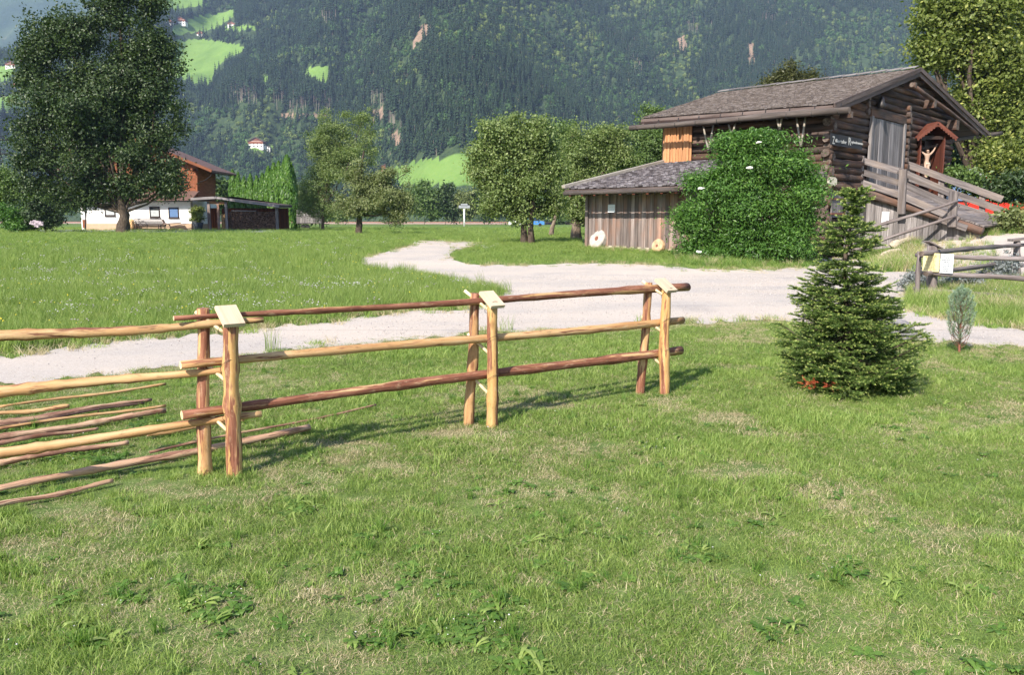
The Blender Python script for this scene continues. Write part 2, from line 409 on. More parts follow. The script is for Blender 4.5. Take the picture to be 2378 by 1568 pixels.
# ---------------------------------------------------------------- ground
PATH = [(-700, 1020), (-150, 925), (0, 897), (200, 878), (415, 852), (600, 824), (850, 797), (1100, 776), (1350, 763), (1530, 757), (1700, 748), (1850, 747), (1950, 760), (2130, 789), (2250, 799), (2378, 808), (3100, 875),
        (3100, 838), (2378, 768), (2250, 752), (2150, 737), (2085, 712), (2108, 690), (2122, 665), (2135, 645), (2250, 652), (2378, 660), (3100, 690), (3100, 545), (2378, 538), (2250, 545), (2190, 558), (2140, 580), (2095, 612), (2050, 618),
        (2010, 606), (1905, 598), (1885, 612), (1860, 624), (1740, 626), (1600, 624), (1500, 616), (1400, 612), (1300, 613), (1200, 619), (1100, 615), (1055, 606), (1043, 593), (1060, 580), (1115, 567), (1118, 563), (1040, 561), (962, 558),
        (958, 568), (940, 575), (880, 590), (834, 603), (842, 616), (900, 627), (1015, 642), (1155, 670), (1173, 681), (1140, 700), (1071, 719), (904, 733), (709, 752), (598, 763), (458, 777), (267, 793), (0, 830), (-150, 850), (-700, 930)]
def roughen(poly, step=14, amp=.035):
    out = []; n = len(poly)
    for i in range(n):
        a = poly[i]; b = poly[(i+1) % n]; L = math.hypot(b[0]-a[0], b[1]-a[1]); k = max(1, int(L/step))
        for j in range(k):
            t = j/k; x = a[0] + (b[0]-a[0])*t; y = a[1] + (b[1]-a[1])*t
            q = amp*(y-505)
            y += q*1.6*(float(vnoise(x*.04, y*.04+3))-.5) + q*.7*(float(vnoise(x*.15, y*.1+9))-.5)
            out.append((x, y))
    return out
PATHR = roughen(PATH)
def on_path(X, Y):
    px, py = project(X, Y, gz(X, Y)); return inpoly(px, py, PATHR)
DRY = [(1720, 1100, 130, 28), (1660, 975, 80, 15), (150, 1195, 120, 28), (850, 1085, 120, 18), (60, 1275, 80, 24), (1300, 945, 120, 14), (360, 1130, 120, 20), (1550, 930, 70, 12), (930, 1560, 60, 20), (2250, 1240, 120, 14), (1700, 1330, 70, 16), (500, 1150, 160, 22), (800, 1040, 90, 14), (1050, 1010, 120, 12)]
def dryness(X, Y):
    px, py = project(X, Y, gz(X, Y)); d = np.zeros(np.shape(px))
    w = fbm(X*1.7, Y*1.7, 3)
    for cx, cy, rx, ry in DRY:
        r = np.sqrt(((px-cx)/rx)**2 + ((py-cy)/ry)**2) + (w-.5)*1.6
        d = np.maximum(d, 1 - sstep(.5, 1.25, r))
    n = fbm(X*1.5+31, Y*1.5+11, 5)
    d = np.maximum(d*.9, sstep(.535, .69, n)*.52)
    d = d*(1 - sstep(15, 20, Y))
    # bare fringe beside the gravel
    e = np.zeros(np.shape(px), bool)
    for dy in (-7, -14, 7):
        e |= inpoly(px, py + dy*np.maximum(py-505, 5)/260, PATHR)
    return np.where(e, np.maximum(d, .6*fbm(X*2, Y*2, 2)+.25), d)
# ground sheet
N = 300; k = 7.0
s_ = np.linspace(-1, 1, N+1); ax = 6500*np.sinh(k*s_)/math.sinh(k)
GX, GY = np.meshgrid(ax, ax); GY = GY + 18
GZ = gz(GX, GY)
idx = np.arange((N+1)**2).reshape(N+1, N+1)
F = np.stack([idx[:-1, :-1], idx[:-1, 1:], idx[1:, 1:], idx[1:, :-1]], -1).reshape(-1, 4)
V = np.stack([GX, GY, GZ], -1).reshape(-1, 3)
t = NT('meadow_ground'); p = t.geo(); dr = t.attr('tint').outputs['Fac']
n1 = t.noise(p, 6, 6, .7); n2 = t.noise(p, .35, 4, .6); n3 = t.noise(p, 60, 3, .7); n4 = t.noise(p, .06, 3)
green = t.ramp(n1, [(.3, (.06, .09, .026)), (.55, (.125, .175, .05)), (.75, (.22, .27, .095))])
green = t.mix(t.mapr(n2, .4, .65, 0, .5), green, (.13, .2, .045))
green = t.mix(t.mapr(n4, .4, .6, 0, .35), green, (.07, .15, .03))
soil = t.ramp(n3, [(.3, (.12, .085, .05)), (.55, (.26, .2, .12)), (.8, (.42, .35, .22))])
c = t.mix(t.mapr(t.math('ADD', dr, t.math('MULTIPLY', t.math('SUBTRACT', n1, .5), .5)), .45, 1.1, 0, 1), green, soil)
mg = t.bsdf(c, .95, t.math('ADD', n1, n3), .6, .03, .1)
o = np_mesh('ground', V, F, dryness(V[:, 0], V[:, 1]), mg, smooth=True); tag(o, 'flat green valley meadow and lawn under everything', None, None, 'structure')
# gravel: trapezoids between rows in depth, laid on the terrain
def gravel_sheet(name, poly, lift, mat_, rows, xs=18):
    ys = sorted(set(round(float(y), 3) for y in list(rows) + [p[1] for p in poly])); ys = [y for y, y2 in zip(ys, ys[1:] + [1e9]) if y2 - y > .004]; V = []; F = []
    def cross(y):
        out = []
        for i in range(len(poly)):
            (x1, y1), (x2, y2) = poly[i], poly[(i+1) % len(poly)]
            if (y1 > y) != (y2 > y): out.append(x1 + (x2-x1)*(y-y1)/(y2-y1))
        return sorted(out)
    for a, b in zip(ys[:-1], ys[1:]):
        e = min(1e-3, (b-a)*.2); ca, cb = cross(a+e), cross(b-e)
        if len(ca) != len(cb): continue
        for i in range(0, len(ca)-1, 2):
            ch = []
            for (l, r, y) in ((ca[i], ca[i+1], a), (cb[i], cb[i+1], b)):
                xs = [l] + [q*40.0 for q in range(int(math.floor(l/40))+1, int(math.ceil(r/40))) if l < q*40.0 < r] + [r]; base = len(V); V += [(x, y) for x in xs]; ch.append((base, xs))
            (ba, xa), (bb, xb) = ch; p = q = 0
            while p < len(xa)-1 or q < len(xb)-1:
                if q == len(xb)-1 or (p < len(xa)-1 and xa[p+1] <= xb[q+1]): F.append((ba+p, bb+q, ba+p+1)); p += 1
                else: F.append((ba+p, bb+q, bb+q+1)); q += 1
    V = ground_np(np.array(V)); V[:, 2] += .006 + lift*sstep(15, 40, V[:, 1])
    return np_mesh(name, V, F, np.zeros(len(V)), mat_, smooth=True)
t = NT('gravel'); p = t.geo()
n1 = t.noise(p, 95, 5, .8); n2 = t.noise(p, .5, 5, .6); n3 = t.noise(p, .35, 3, .5, (.35, 1.6, 1)); vo = t.n('ShaderNodeTexVoronoi'); t.l(p, vo.inputs['Vector']); vo.inputs['Scale'].default_value = 70
c = t.ramp(n1, [(.3, (.22, .19, .165)), (.5, (.41, .36, .32)), (.72, (.53, .48, .435))])
c = t.mix(t.mapr(n2, .42, .62, 0, .6), c, (.5, .42, .345)); c = t.mix(t.mapr(n3, .46, .62, 0, .45), c, (.54, .45, .37))
c = t.mix(t.mapr(n2, .3, .42, .5, 0), c, (.22, .2, .19))
c = t.mix(t.mapr(vo.outputs['Color'], .55, .9, 0, .35), c, (.6, .57, .54)); c = t.mix(t.mapr(vo.outputs['Color'], .1, .3, .35, 0), c, (.2, .18, .17))
gm = t.bsdf(c, .95, t.math('ADD', n1, vo.outputs['Distance']), .35, .008, .15)
rows = list(np.arange(538.5, 640, 2.5)) + list(np.arange(640, 1020, 2.5))
o = gravel_sheet('gravel_road', PATHR, .012, gm, rows); tag(o, 'pale gravel road winding past the barn', None, None, 'structure')
# ---------------------------------------------------------------- prototypes and scattering
PROTO = {}
def proto_collection(name, objs):
    c = bpy.data.collections.new(name)
    for i, o in enumerate(objs):
        o.name = '%02d_%s' % (i, name); c.objects.link(o)
    return c
def scatter(name, P, S, R, I, coll, label, cat, kind='stuff'):
    me = bpy.data.meshes.new(name); n = len(P)
    me.vertices.add(n); me.vertices.foreach_set('co', np.asarray(P, np.float32).ravel())
    a = me.attributes.new('sc', 'FLOAT_VECTOR', 'POINT')
    S = np.asarray(S, np.float32)
    if S.ndim == 1: S = np.repeat(S[:, None], 3, 1)
    a.data.foreach_set('vector', S.ravel())
    a = me.attributes.new('rt', 'FLOAT_VECTOR', 'POINT'); a.data.foreach_set('vector', np.asarray(R, np.float32).ravel())
    a = me.attributes.new('ix', 'INT', 'POINT'); a.data.foreach_set('value', np.asarray(I, np.int32))
    o = bpy.data.objects.new(name, me); COL.objects.link(o)
    ng = bpy.data.node_groups.new(name, 'GeometryNodeTree')
    ng.interface.new_socket('Geometry', in_out='INPUT', socket_type='NodeSocketGeometry'); ng.interface.new_socket('Geometry', in_out='OUTPUT', socket_type='NodeSocketGeometry')
    gi = ng.nodes.new('NodeGroupInput'); go = ng.nodes.new('NodeGroupOutput'); ip = ng.nodes.new('GeometryNodeInstanceOnPoints')
    ci = ng.nodes.new('GeometryNodeCollectionInfo'); ci.inputs[0].default_value = coll; ci.inputs[1].default_value = True; ci.inputs[2].default_value = True
    def na(nm, dt):
        q = ng.nodes.new('GeometryNodeInputNamedAttribute'); q.data_type = dt; q.inputs[0].default_value = nm; return q.outputs[0]
    L = ng.links.new
    L(gi.outputs[0], ip.inputs['Points']); L(ci.outputs[0], ip.inputs['Instance']); ip.inputs['Pick Instance'].default_value = True
    L(na('ix', 'INT'), ip.inputs['Instance Index']); L(na('rt', 'FLOAT_VECTOR'), ip.inputs['Rotation']); L(na('sc', 'FLOAT_VECTOR'), ip.inputs['Scale'])
    L(ip.outputs[0], go.inputs[0])
    md = o.modifiers.new('scatter', 'NODES'); md.node_group = ng
    return tag(o, label, cat, None, kind)
def blades(n, rad, h, hv, w, lean, m, name, tintr=(0, 1), seg=3, curl=.5):
    ang = rng.random(n)*2*PI; rr = rad*np.sqrt(rng.random(n)); bx, by = rr*np.cos(ang), rr*np.sin(ang)
    H = h*(1 + hv*(rng.random(n)*2-1)); la = rng.random(n)*2*PI; ln = lean*(.3+rng.random(n)); W = w*(.7+.6*rng.random(n))
    fa = rng.random(n)*2*PI; V = np.zeros((n, 2*seg+1, 3)); T = np.zeros((n, 2*seg+1))
    tn = tintr[0] + (tintr[1]-tintr[0])*rng.random(n)
    for i in range(seg+1):
        t_ = i/seg; z = H*(t_ - .25*ln*t_*t_); off = H*ln*(t_**(1+curl*2))
        x = bx + np.cos(la)*off; y = by + np.sin(la)*off; ww = W*(1-t_)**.6/2
        if i < seg:
            for s_i, s_ in ((0, -1), (1, 1)):
                V[:, 2*i+s_i] = np.stack([x + s_*np.cos(fa)*ww, y + s_*np.sin(fa)*ww, z], -1); T[:, 2*i+s_i] = tn
        else: V[:, 2*seg] = np.stack([x, y, z], -1); T[:, 2*seg] = tn
    # triangles only
    f = []
    for i in range(seg-1): f += [(2*i, 2*i+1, 2*i+3), (2*i, 2*i+3, 2*i+2)]
    f.append((2*seg-2, 2*seg-1, 2*seg)); f = np.array(f)
    F = (f[None] + (np.arange(n)*(2*seg+1))[:, None, None]).reshape(-1, 3)
    return V.reshape(-1, 3), F, T.ravel()
def merge(parts):
    V = []; F = []; T = []; b = 0
    for v, f, t_ in parts: V.append(v); F.append(f+b); T.append(t_); b += len(v)
    return np.concatenate(V), np.concatenate(F), np.concatenate(T)
def m_grass(name, c1, c2, c3, transl=.35):
    t = NT(name); tn = t.attr('tint').outputs['Fac']; oi = t.n('ShaderNodeObjectInfo')
    p = t.geo(); n = t.noise(p, .8, 3)
    f = t.math('ADD', t.math('MULTIPLY', tn, .5), t.math('ADD', t.math('MULTIPLY', oi.outputs['Random'], .3), t.math('MULTIPLY', n, .35)), True)
    c = t.ramp(f, [(.15, c1), (.5, c2), (.95, c3)])
    return t.bsdf(c, .5, None, 0, 0, .3, 0, transl, t.mix(1.0, c, (1.2, 1.4, .6), 'MULTIPLY'))
M['grass'] = m_grass('grass', (.056, .105, .022), (.156, .232, .05), (.32, .37, .115))
M['grass_lime'] = m_grass('grass_lime', (.085, .15, .027), (.192, .285, .057), (.36, .42, .13))
M['grass_dry'] = m_grass('grass_dry', (.2, .155, .08), (.4, .33, .19), (.56, .48, .31), .2)
M['weed'] = m_grass('weed', (.05, .12, .018), (.1, .19, .032), (.17, .27, .055))
M['petal'] = m_plain('petal', (.55, .52, .52), .8, .08)
M['petal_pink'] = m_plain('petal_pink', (.42, .34, .38), .8, .15)
M['petal_yellow'] = m_plain('petal_yellow', (.75, .6, .05), .8, .1)
def tuft(n, rad, h, hv, w, lean, m, seg=3, tr=(0, 1)):
    v, f, t_ = blades(n, rad, h, hv, w, lean, m, '', tr, seg); return np_mesh('tuft', v, f, t_, m, local='proto')
def rosette(m, n=9, L=.09, W=.03):
    ps = []
    for i in range(n):
        a = 2*PI*i/n + random.random()*.5; l = L*random.uniform(.6, 1.1); w = W*random.uniform(.7, 1.2); el = random.uniform(.25, 1.0)
        d = np.array([math.cos(a), math.sin(a), 0]); e = np.array([-math.sin(a), math.cos(a), 0]); pts = []
        for j, (tt, ww) in enumerate(((0, .15), (.25, .6), (.45, .55), (.7, 1.0), (.9, .6))):
            c = d*l*tt*math.cos(el*(1-tt*.6)) + np.array([0, 0, l*tt*math.sin(el)*(1.15-tt*.75)])
            pts += [c - e*w*ww/2 + np.array([0, 0, .006]), c + e*w*ww/2 + np.array([0, 0, .006])]
        pts.append(d*l + np.array([0, 0, l*.3*math.sin(el)]))
        f = []
        for j in range(4): f += [(2*j, 2*j+1, 2*j+3), (2*j, 2*j+3, 2*j+2)]
        f.append((8, 9, 10)); ps.append((np.array(pts), np.array(f), np.full(11, random.random())))
    v, f, t_ = merge(ps); return np_mesh('rosette', v, f, t_, m, local='proto')
def flower(h, r, m_stem, m_p, n=7):
    """small bunches of flower heads on stems"""
    V = []; F = []; mi = []; T = []
    for i in range(n):
        a = random.random()*2*PI; q = random.random()*.09; x, y = q*math.cos(a), q*math.sin(a); hh = h*random.uniform(.7, 1.1)
        b = len(V); V += [(x-.0015, y, 0), (x+.0015, y, 0), (x*1.3, y*1.3, hh)]; F.append((b, b+1, b+2)); mi.append(0); T += [.5]*3
        rr = r*random.uniform(.6, 1.2); b = len(V); c = Vector((x*1.3, y*1.3, hh))
        for dx in ((1, 0, 0), (0, 1, 0), (-1, 0, 0), (0, -1, 0), (0, 0, .8), (0, 0, -.5)):
            V.append(tuple(c + Vector(dx)*rr)); T.append(.5)
        for tri in ((0, 1, 4), (1, 2, 4), (2, 3, 4), (3, 0, 4), (1, 0, 5), (2, 1, 5), (3, 2, 5), (0, 3, 5)): F.append(tuple(b+j for j in tri)); mi.append(1)
    o = np_mesh('flower', V, F, T, [m_stem, m_p], local='proto'); o.data.polygons.foreach_set('material_index', np.array(mi, np.int32)); return o
lawn_c = proto_collection('lawn', [
    tuft(48, .065, .019, .5, .0027, 1.2, M['grass']), tuft(48, .07, .023, .6, .0027, 1.1, M['grass']), tuft(44, .065, .021, .5, .0029, 1.4, M['grass_lime']),
    tuft(36, .07, .014, .6, .0026, 2.4, M['grass_dry']), tuft(30, .07, .02, .6, .0026, 1.8, M['grass_dry']), tuft(28, .05, .04, .6, .0032, .9, M['grass_lime'])])
weed_c = proto_collection('weed', [rosette(M['weed']), rosette(M['weed'], 12, .07, .035), rosette(M['grass_lime'], 8, .12, .026), tuft(26, .03, .11, .4, .006, .6, M['weed']),
    flower(.05, .008, M['grass'], M['petal'], 2), flower(.04, .006, M['grass'], M['petal'], 1)])
mead_c = proto_collection('meadow', [
    tuft(40, .11, .2, .45, .0065, .45, M['grass_lime']), tuft(40, .11, .24, .5, .006, .4, M['grass']), tuft(36, .12, .17, .5, .0075, .6, M['grass_lime']),
    tuft(26, .1, .27, .4, .005, .3, M['grass']), flower(.24, .011, M['grass'], M['petal'], 7), flower(.23, .012, M['grass'], M['petal_pink'], 8), flower(.27, .016, M['grass'], M['petal_yellow'], 2),
    tuft(30, .12, .14, .5, .006, .9, M['grass_dry'])])
def wedge(n, y0, y1, um, pw=1.0):
    """points in front of the camera: uniform over the wedge |X|<um*Y"""
    Y = np.sqrt(y0**2 + (y1**2-y0**2)*rng.random(n)**pw); X = (rng.random(n)*2-1)*(um*Y+2.0); return X, Y
LOGP = []
def keep_lawn(X, Y):
    px, py = project(X, Y, gz(X, Y)); inside = inpoly(px, py, PATHR)
    return ~inside, px, py
def near_meadow(px, py):
    """meadow side: beyond the gravel road"""
    ln = np.interp(px, [-400, 0, 415, 850, 1350, 1850, 2130, 2378, 3000], [955, 885, 845, 790, 760, 748, 785, 803, 850])
    return py < ln - 2
def lawn():
    X, Y = wedge(135000, 1.5, 15.5, .76, 1.2)
    d = dryness(X, Y); ok, px, py = keep_lawn(X, Y); ok = ~inpoly(px + rng.normal(0, 9, len(px)), py + rng.normal(0, 5, len(px)), PATHR); m = ok & ~near_meadow(px, py)
    dens = np.where(Y < 4.2, 1, 1)
    sparse = rng.random(len(X)) < (1 - .45*np.clip(d*1.3-.2, 0, 1))
    m &= sparse; X, Y, d, py, px = X[m], Y[m], d[m], py[m], px[m]; n = len(X)
    r = rng.random(n); g_ = fbm(X*.8+3, Y*.8+9, 3)
    I = np.where(r < .23 + d*.9, rng.integers(3, 5, n), rng.integers(0, 3, n))
    I = np.where((rng.random(n) < .045 + .3*sstep(.56, .68, g_)) & (d < .35), 5, I)
    S = (.75 + .5*rng.random(n))*(1 + .6*(Y-2.3)/13)*np.where((px < 460) & (py > 885) & (py < 1185), .75, 1.0)*(.8 + .5*fbm(X*1.3, Y*1.3, 2))*(1-.25*d)
    R = np.stack([rng.normal(0, .08, n), rng.normal(0, .08, n), rng.random(n)*2*PI], -1)
    scatter('lawn_grass', np.stack([X, Y, gz(X, Y)], -1), S, R, I, lawn_c, 'short mown grass with dry patches around the new rail fence', 'grass')
    X, Y = wedge(70000, 2.4, 14, .72, 1.2); ok, px, py = keep_lawn(X, Y); d = dryness(X, Y)
    cl = fbm(X*1.15+50, Y*1.15+20, 3)
    CL = [(480, 1400, 120, 60), (880, 1480, 70, 40), (1100, 1480, 130, 40), (1180, 1420, 60, 30), (1960, 1340, 60, 30), (210, 1480, 80, 40), (870, 1240, 60, 20), (1520, 1040, 50, 14), (150, 1060, 160, 22), (300, 1390, 50, 30), (1810, 1470, 60, 30), (330, 990, 60, 14), (1200, 1540, 60, 30), (1600, 1290, 70, 24), (1340, 1360, 90, 30), (700, 1180, 60, 18)]
    c2 = np.zeros(len(X), bool)
    for cx, cy, rx, ry in CL: c2 |= ((px-cx)/rx)**2 + ((py-cy)/ry)**2 + (cl-.5)*1.5 < .8
    m = ok & ~near_meadow(px, py) & (d < .55) & ((c2 & (rng.random(len(X)) < .95)) | ((cl > .62) & (rng.random(len(X)) < .1)) | (rng.random(len(X)) < .03))
    X, Y = X[m], Y[m]; n = len(X); I = rng.choice([0, 1, 2, 3, 4, 5], n, p=[.33, .29, .14, .14, .05, .05])
    S = .36 + .46*rng.random(n); R = np.stack([rng.normal(0, .1, n), rng.normal(0, .1, n), rng.random(n)*2*PI], -1)
    scatter('lawn_weeds', np.stack([X, Y, gz(X, Y)], -1), S, R, I, weed_c, 'broad leafed weeds and white clover growing in the lawn', 'weeds')
def meadow():
    parts = []
    for n_, a, b, sc_ in ((9000, 7.5, 14, 1.0), (22000, 14, 24, 1.0), (20000, 24, 40, 1.25), (12000, 40, 70, 1.9), (5000, 70, 130, 2.6)):
        X, Y = wedge(n_, a, b, .74); ok, px, py = keep_lawn(X, Y); ok = ~inpoly(px + rng.normal(0, 9, len(px)), py + rng.normal(0, 4, len(px)), PATHR); m = ok & near_meadow(px, py)
        m &= ~((px > 1345) & (Y > 35) & (Y < 60))
        parts.append((X[m], Y[m], np.full(m.sum(), sc_)))
    X = np.concatenate([q[0] for q in parts]); Y = np.concatenate([q[1] for q in parts]); s0 = np.concatenate([q[2] for q in parts]); n = len(X)
    px, py = project(X, Y, gz(X, Y)); d = dryness(X, Y)
    short = ((px > 880) & (px < 2050)).astype(float)*.0 + np.where((Y > 32) | ((px > 1030) & (px < 2100) & (py < 640)), .45, 1.0)
    short = np.where(d > .45, short*.45, short)
    short = short*(.72 + .5*fbm(X*.5, Y*.5+4, 3))
    I = rng.choice([0, 1, 2, 3], n, p=[.3, .3, .25, .15])
    fl = fbm(X*.45+70, Y*.45+33, 3); r = rng.random(n)
    FL = [(150, 712, 160, 14), (190, 740, 170, 9), (370, 705, 200, 12), (820, 690, 200, 14), (700, 715, 90, 12), (980, 668, 110, 12), (60, 670, 80, 12), (330, 640, 300, 20)]
    hot = np.zeros(n, bool)
    for cx, cy, rx, ry in FL: hot |= ((px-cx)/rx)**2 + ((py-cy)/ry)**2 < 1
    inm = (px < 1170) & (Y < 45) & (d < .4)
    I = np.where(inm & (r < .006 + .02*sstep(.5, .64, fl) + hot*.06*sstep(.45, .6, fl)), np.where(rng.random(n) < .62, 4, 5), I)
    I = np.where(inm & (r > .992), 6, I); I = np.where((d > .45) & (rng.random(n) < .6), 7, I)
    hs = s0*short*(.8 + .4*rng.random(n)); ws = s0*(.9 + .4*rng.random(n))*np.where(Y > 40, 1.3, 1)
    R = np.stack([rng.normal(0, .06, n), rng.normal(0, .06, n), rng.random(n)*2*PI], -1)
    hs = np.where(I >= 4, np.maximum(hs, .75), hs)
    scatter('meadow_grass', np.stack([X, Y, gz(X, Y)], -1), np.stack([ws, ws, hs], -1), R, I, mead_c, 'tall flowering meadow grass beyond the gravel road', 'grass')
lawn(); meadow()
def pebble(s):
    q = np.random.default_rng(s); V = np.array([(1, 0, 0), (0, 1, 0), (-1, 0, 0), (0, -1, 0), (0, 0, .7), (0, 0, -.5)])*(.7+.6*q.random((6, 1)))*.01
    return np_mesh('pebble', V, [(0, 1, 4), (1, 2, 4), (2, 3, 4), (3, 0, 4), (1, 0, 5), (2, 1, 5), (3, 2, 5), (0, 3, 5)], q.random(6), M['pebble'], local='proto')
M['pebble'] = m_plain('pebble', (.36, .33, .31), .9, .3, 30)
peb_c = proto_collection('pebbles', [pebble(i) for i in range(4)])
def pebbles():
    X, Y = wedge(60000, 4.5, 24, .74, 1.1); px, py = project(X, Y, gz(X, Y)); m = inpoly(px + rng.normal(0, 5, len(px)), py + rng.normal(0, 3, len(px)), PATHR) & ((fbm(X*.7, Y*1.2, 3) > .47) | (rng.random(len(X)) < .25))
    X, Y = X[m], Y[m]; n = len(X); S = (.3 + .9*rng.random(n)**3)*(.7 + Y*.045)
    scatter('gravel_stones', np.stack([X, Y, gz(X, Y)+.013], -1), S, rng.random((n, 3))*6.28, rng.integers(0, 4, n), peb_c, 'loose pale stones scattered over the gravel road', 'gravel')
pebbles()
# ---------------------------------------------------------------- mountain side with forest
MEADOWS = {
 'm1': [(398, 100), (411, 96), (472, 90), (566, 105), (563, 119), (516, 144), (494, 170), (490, 198), (451, 193), (400, 175)],
 'm2': [(400, 62), (451, 40), (541, 22), (552, 29), (523, 50), (505, 65), (462, 74), (400, 80)],
 'm3': [(335, 12), (345, -30), (480, -30), (470, 12), (420, 20), (345, 24)],
 'm3b': [(523, 61), (592, 57), (590, 68), (520, 73)],
 'm4': [(690, 165), (720, 156), (764, 151), (766, 180), (753, 188), (720, 174)],
 'm4b': [(607, 175), (622, 173), (622, 190), (607, 188)],
 'm5': [(865, 406), (922, 388), (995, 368), (1074, 362), (1150, 358), (1300, 350), (1300, 420), (1092, 428), (959, 431), (912, 428), (865, 425)],
 'm6': [(448, 437), (490, 424), (545, 415), (545, 447), (448, 450)],
 'm7': [(-200, 158), (0, 155), (42, 148), (22, 187), (0, 184), (-200, 190)],
 'm8': [(-200, 230), (0, 227), (43, 216), (60, 250), (-200, 262)],
 'pension': [(560, 330), (600, 322), (640, 345), (600, 352), (575, 345)],
}
CLEAR = {  # orange / bare clearings
 'c1': [(978, 58), (997, 56), (990, 85), (962, 112), (958, 100)], 'c2': [(862, 258), (888, 250), (900, 275), (870, 280)], 'c3': [(1572, 90), (1590, 82), (1594, 110), (1578, 125)],
 'c4': [(905, 300), (935, 322), (930, 345), (908, 330)], 'c5': [(640, 262), (760, 264), (760, 272), (650, 272)], 'c6': [(1735, 100), (1750, 95), (1752, 150), (1738, 155)],
}
LIGHT = [[(598, 224), (634, 205), (665, 270), (766, 275), (700, 300), (706, 397), (560, 400), (520, 340), (430, 330), (440, 260), (540, 250)],
         [(1000, 30), (1090, 0), (1290, 0), (1400, 50), (1390, 150), (1330, 190), (1240, 170), (1150, 130), (1040, 120), (1000, 90)],
         [(1411, 12), (1620, 0), (1640, 60), (1630, 110), (1610, 180), (1620, 260), (1540, 250), (1530, 150), (1480, 90), (1420, 70)],
         [(900, 120), (960, 90), (985, 110), (950, 190), (930, 220), (905, 180)], [(616, 58), (640, 30), (672, 20), (668, 58), (640, 75)], [(560, 130), (700, 110), (780, 130), (690, 150), (560, 165)],
         [(560, 400), (700, 390), (720, 440), (380, 450), (380, 380)], [(-100, 300), (60, 320), (60, 420), (-100, 420)],
         [(1900, 40), (2060, 20), (2200, 120), (2150, 200), (1950, 190), (1880, 120)], [(1240, 230), (1290, 220), (1300, 262), (1250, 268)], [(860, 290), (930, 300), (930, 380), (860, 390)]]
def crest(u):
    px = WP/2 + u*1919
    return np.interp(px, [-2000, -400, 0, 75, 130, 330, 420, 3000], [.12, .17, .196, .205, .225, .285, .42, .5])
def mz(X, Y):
    X = np.asarray(X, float); Y = np.asarray(Y, float); u = X/np.maximum(Y, 1)
    foot = 930 + 120*(fbm(u*3+4, u*0+2, 3)-.5)
    foot = foot - 260*np.exp(-((u+.06)/.13)**2) + 260*np.exp(-((u+.36)/.08)**2)*.3
    s = .60 + .1*(fbm(u*5+9, u*0+1, 3)-.5)
    h = s*np.maximum(Y - foot, 0)
    # gentle apron at the foot
    h = h - 42*(1-np.exp(-h/42))*.62
    d = fbm(X/210+3, Y/330+7, 4)-.5; h = h + d*95*sstep(10, 160, h) + (fbm(X/60, Y/90, 3)-.5)*24*sstep(5, 60, h)
    gul = np.abs(fbm(X/260+40, Y/1100+3, 3)-.5)*2; h = h - 34*(1-sstep(0, .16, gul))*sstep(20, 120, h)
    C = crest(u)*(1430 + 30*np.sin(u*40))
    k = 26.0
    h = -k*np.log(np.exp(-np.minimum(h, 3000)/k) + np.exp(-C/k)) + 0*h
    return .45 + np.maximum(h, -2) - 2.5*(1 - sstep(-1, 3, h))
us = np.concatenate([np.linspace(-1.5, -.66, 50, False), np.linspace(-.66, .66, 460, False), np.linspace(.66, 1.5, 51)])
Ys = np.concatenate([np.linspace(600, 1000, 30, False), np.linspace(1000, 2100, 150, False), np.linspace(2100, 2900, 20)])
U, YY = np.meshgrid(us, Ys); XX = U*YY; ZZ = mz(XX, YY)
px, py = project(XX, YY, ZZ)
wob = (fbm(XX/16, YY/25, 3)-.5)*13; wob2 = (fbm(XX/16+50, YY/25, 3)-.5)*9
kind = np.zeros(px.shape)
for p_ in MEADOWS.values(): kind = np.where(inpoly(px+wob*.5, py+wob2*.5, p_), 1.0, kind)
for p_ in CLEAR.values(): kind = np.where(inpoly(px+wob*.5, py+wob2*.5, p_), -1.0, kind)
m_, n_ = XX.shape; idx = np.arange(m_*n_).reshape(m_, n_)
F = np.stack([idx[:-1, :-1], idx[:-1, 1:], idx[1:, 1:], idx[1:, :-1]], -1).reshape(-1, 4)
t = NT('mountain_ground'); p = t.geo(); k_ = t.attr('tint').outputs['Fac']; n1 = t.noise(p, .02, 5, .6); n2 = t.noise(p, .2, 5, .7); n3 = t.noise(p, .006, 3)
fl = t.ramp(n2, [(.35, (.02, .035, .016)), (.6, (.05, .075, .03)), (.8, (.11, .1, .06))])
md = t.ramp(n1, [(.35, (.085, .16, .032)), (.6, (.13, .22, .048))]); md = t.mix(t.mapr(n2, .4, .7, 0, .35), md, (.2, .26, .075))
cl = t.ramp(n2, [(.35, (.14, .1, .07)), (.6, (.26, .18, .125))])
c = t.mix(t.mapr(k_, -.25, -.6, 0, 1), fl, cl); c = t.mix(t.mapr(k_, .35, .6, 0, 1), c, md)
mm = t.bsdf(c, .95, n2, .5, 1.0, .1)
o = np_mesh('mountain_slope', np.stack([XX, YY, ZZ], -1).reshape(-1, 3), F, kind.ravel(), mm, smooth=True)
tag(o, 'steep forested mountain side filling the background', None, None, 'structure')
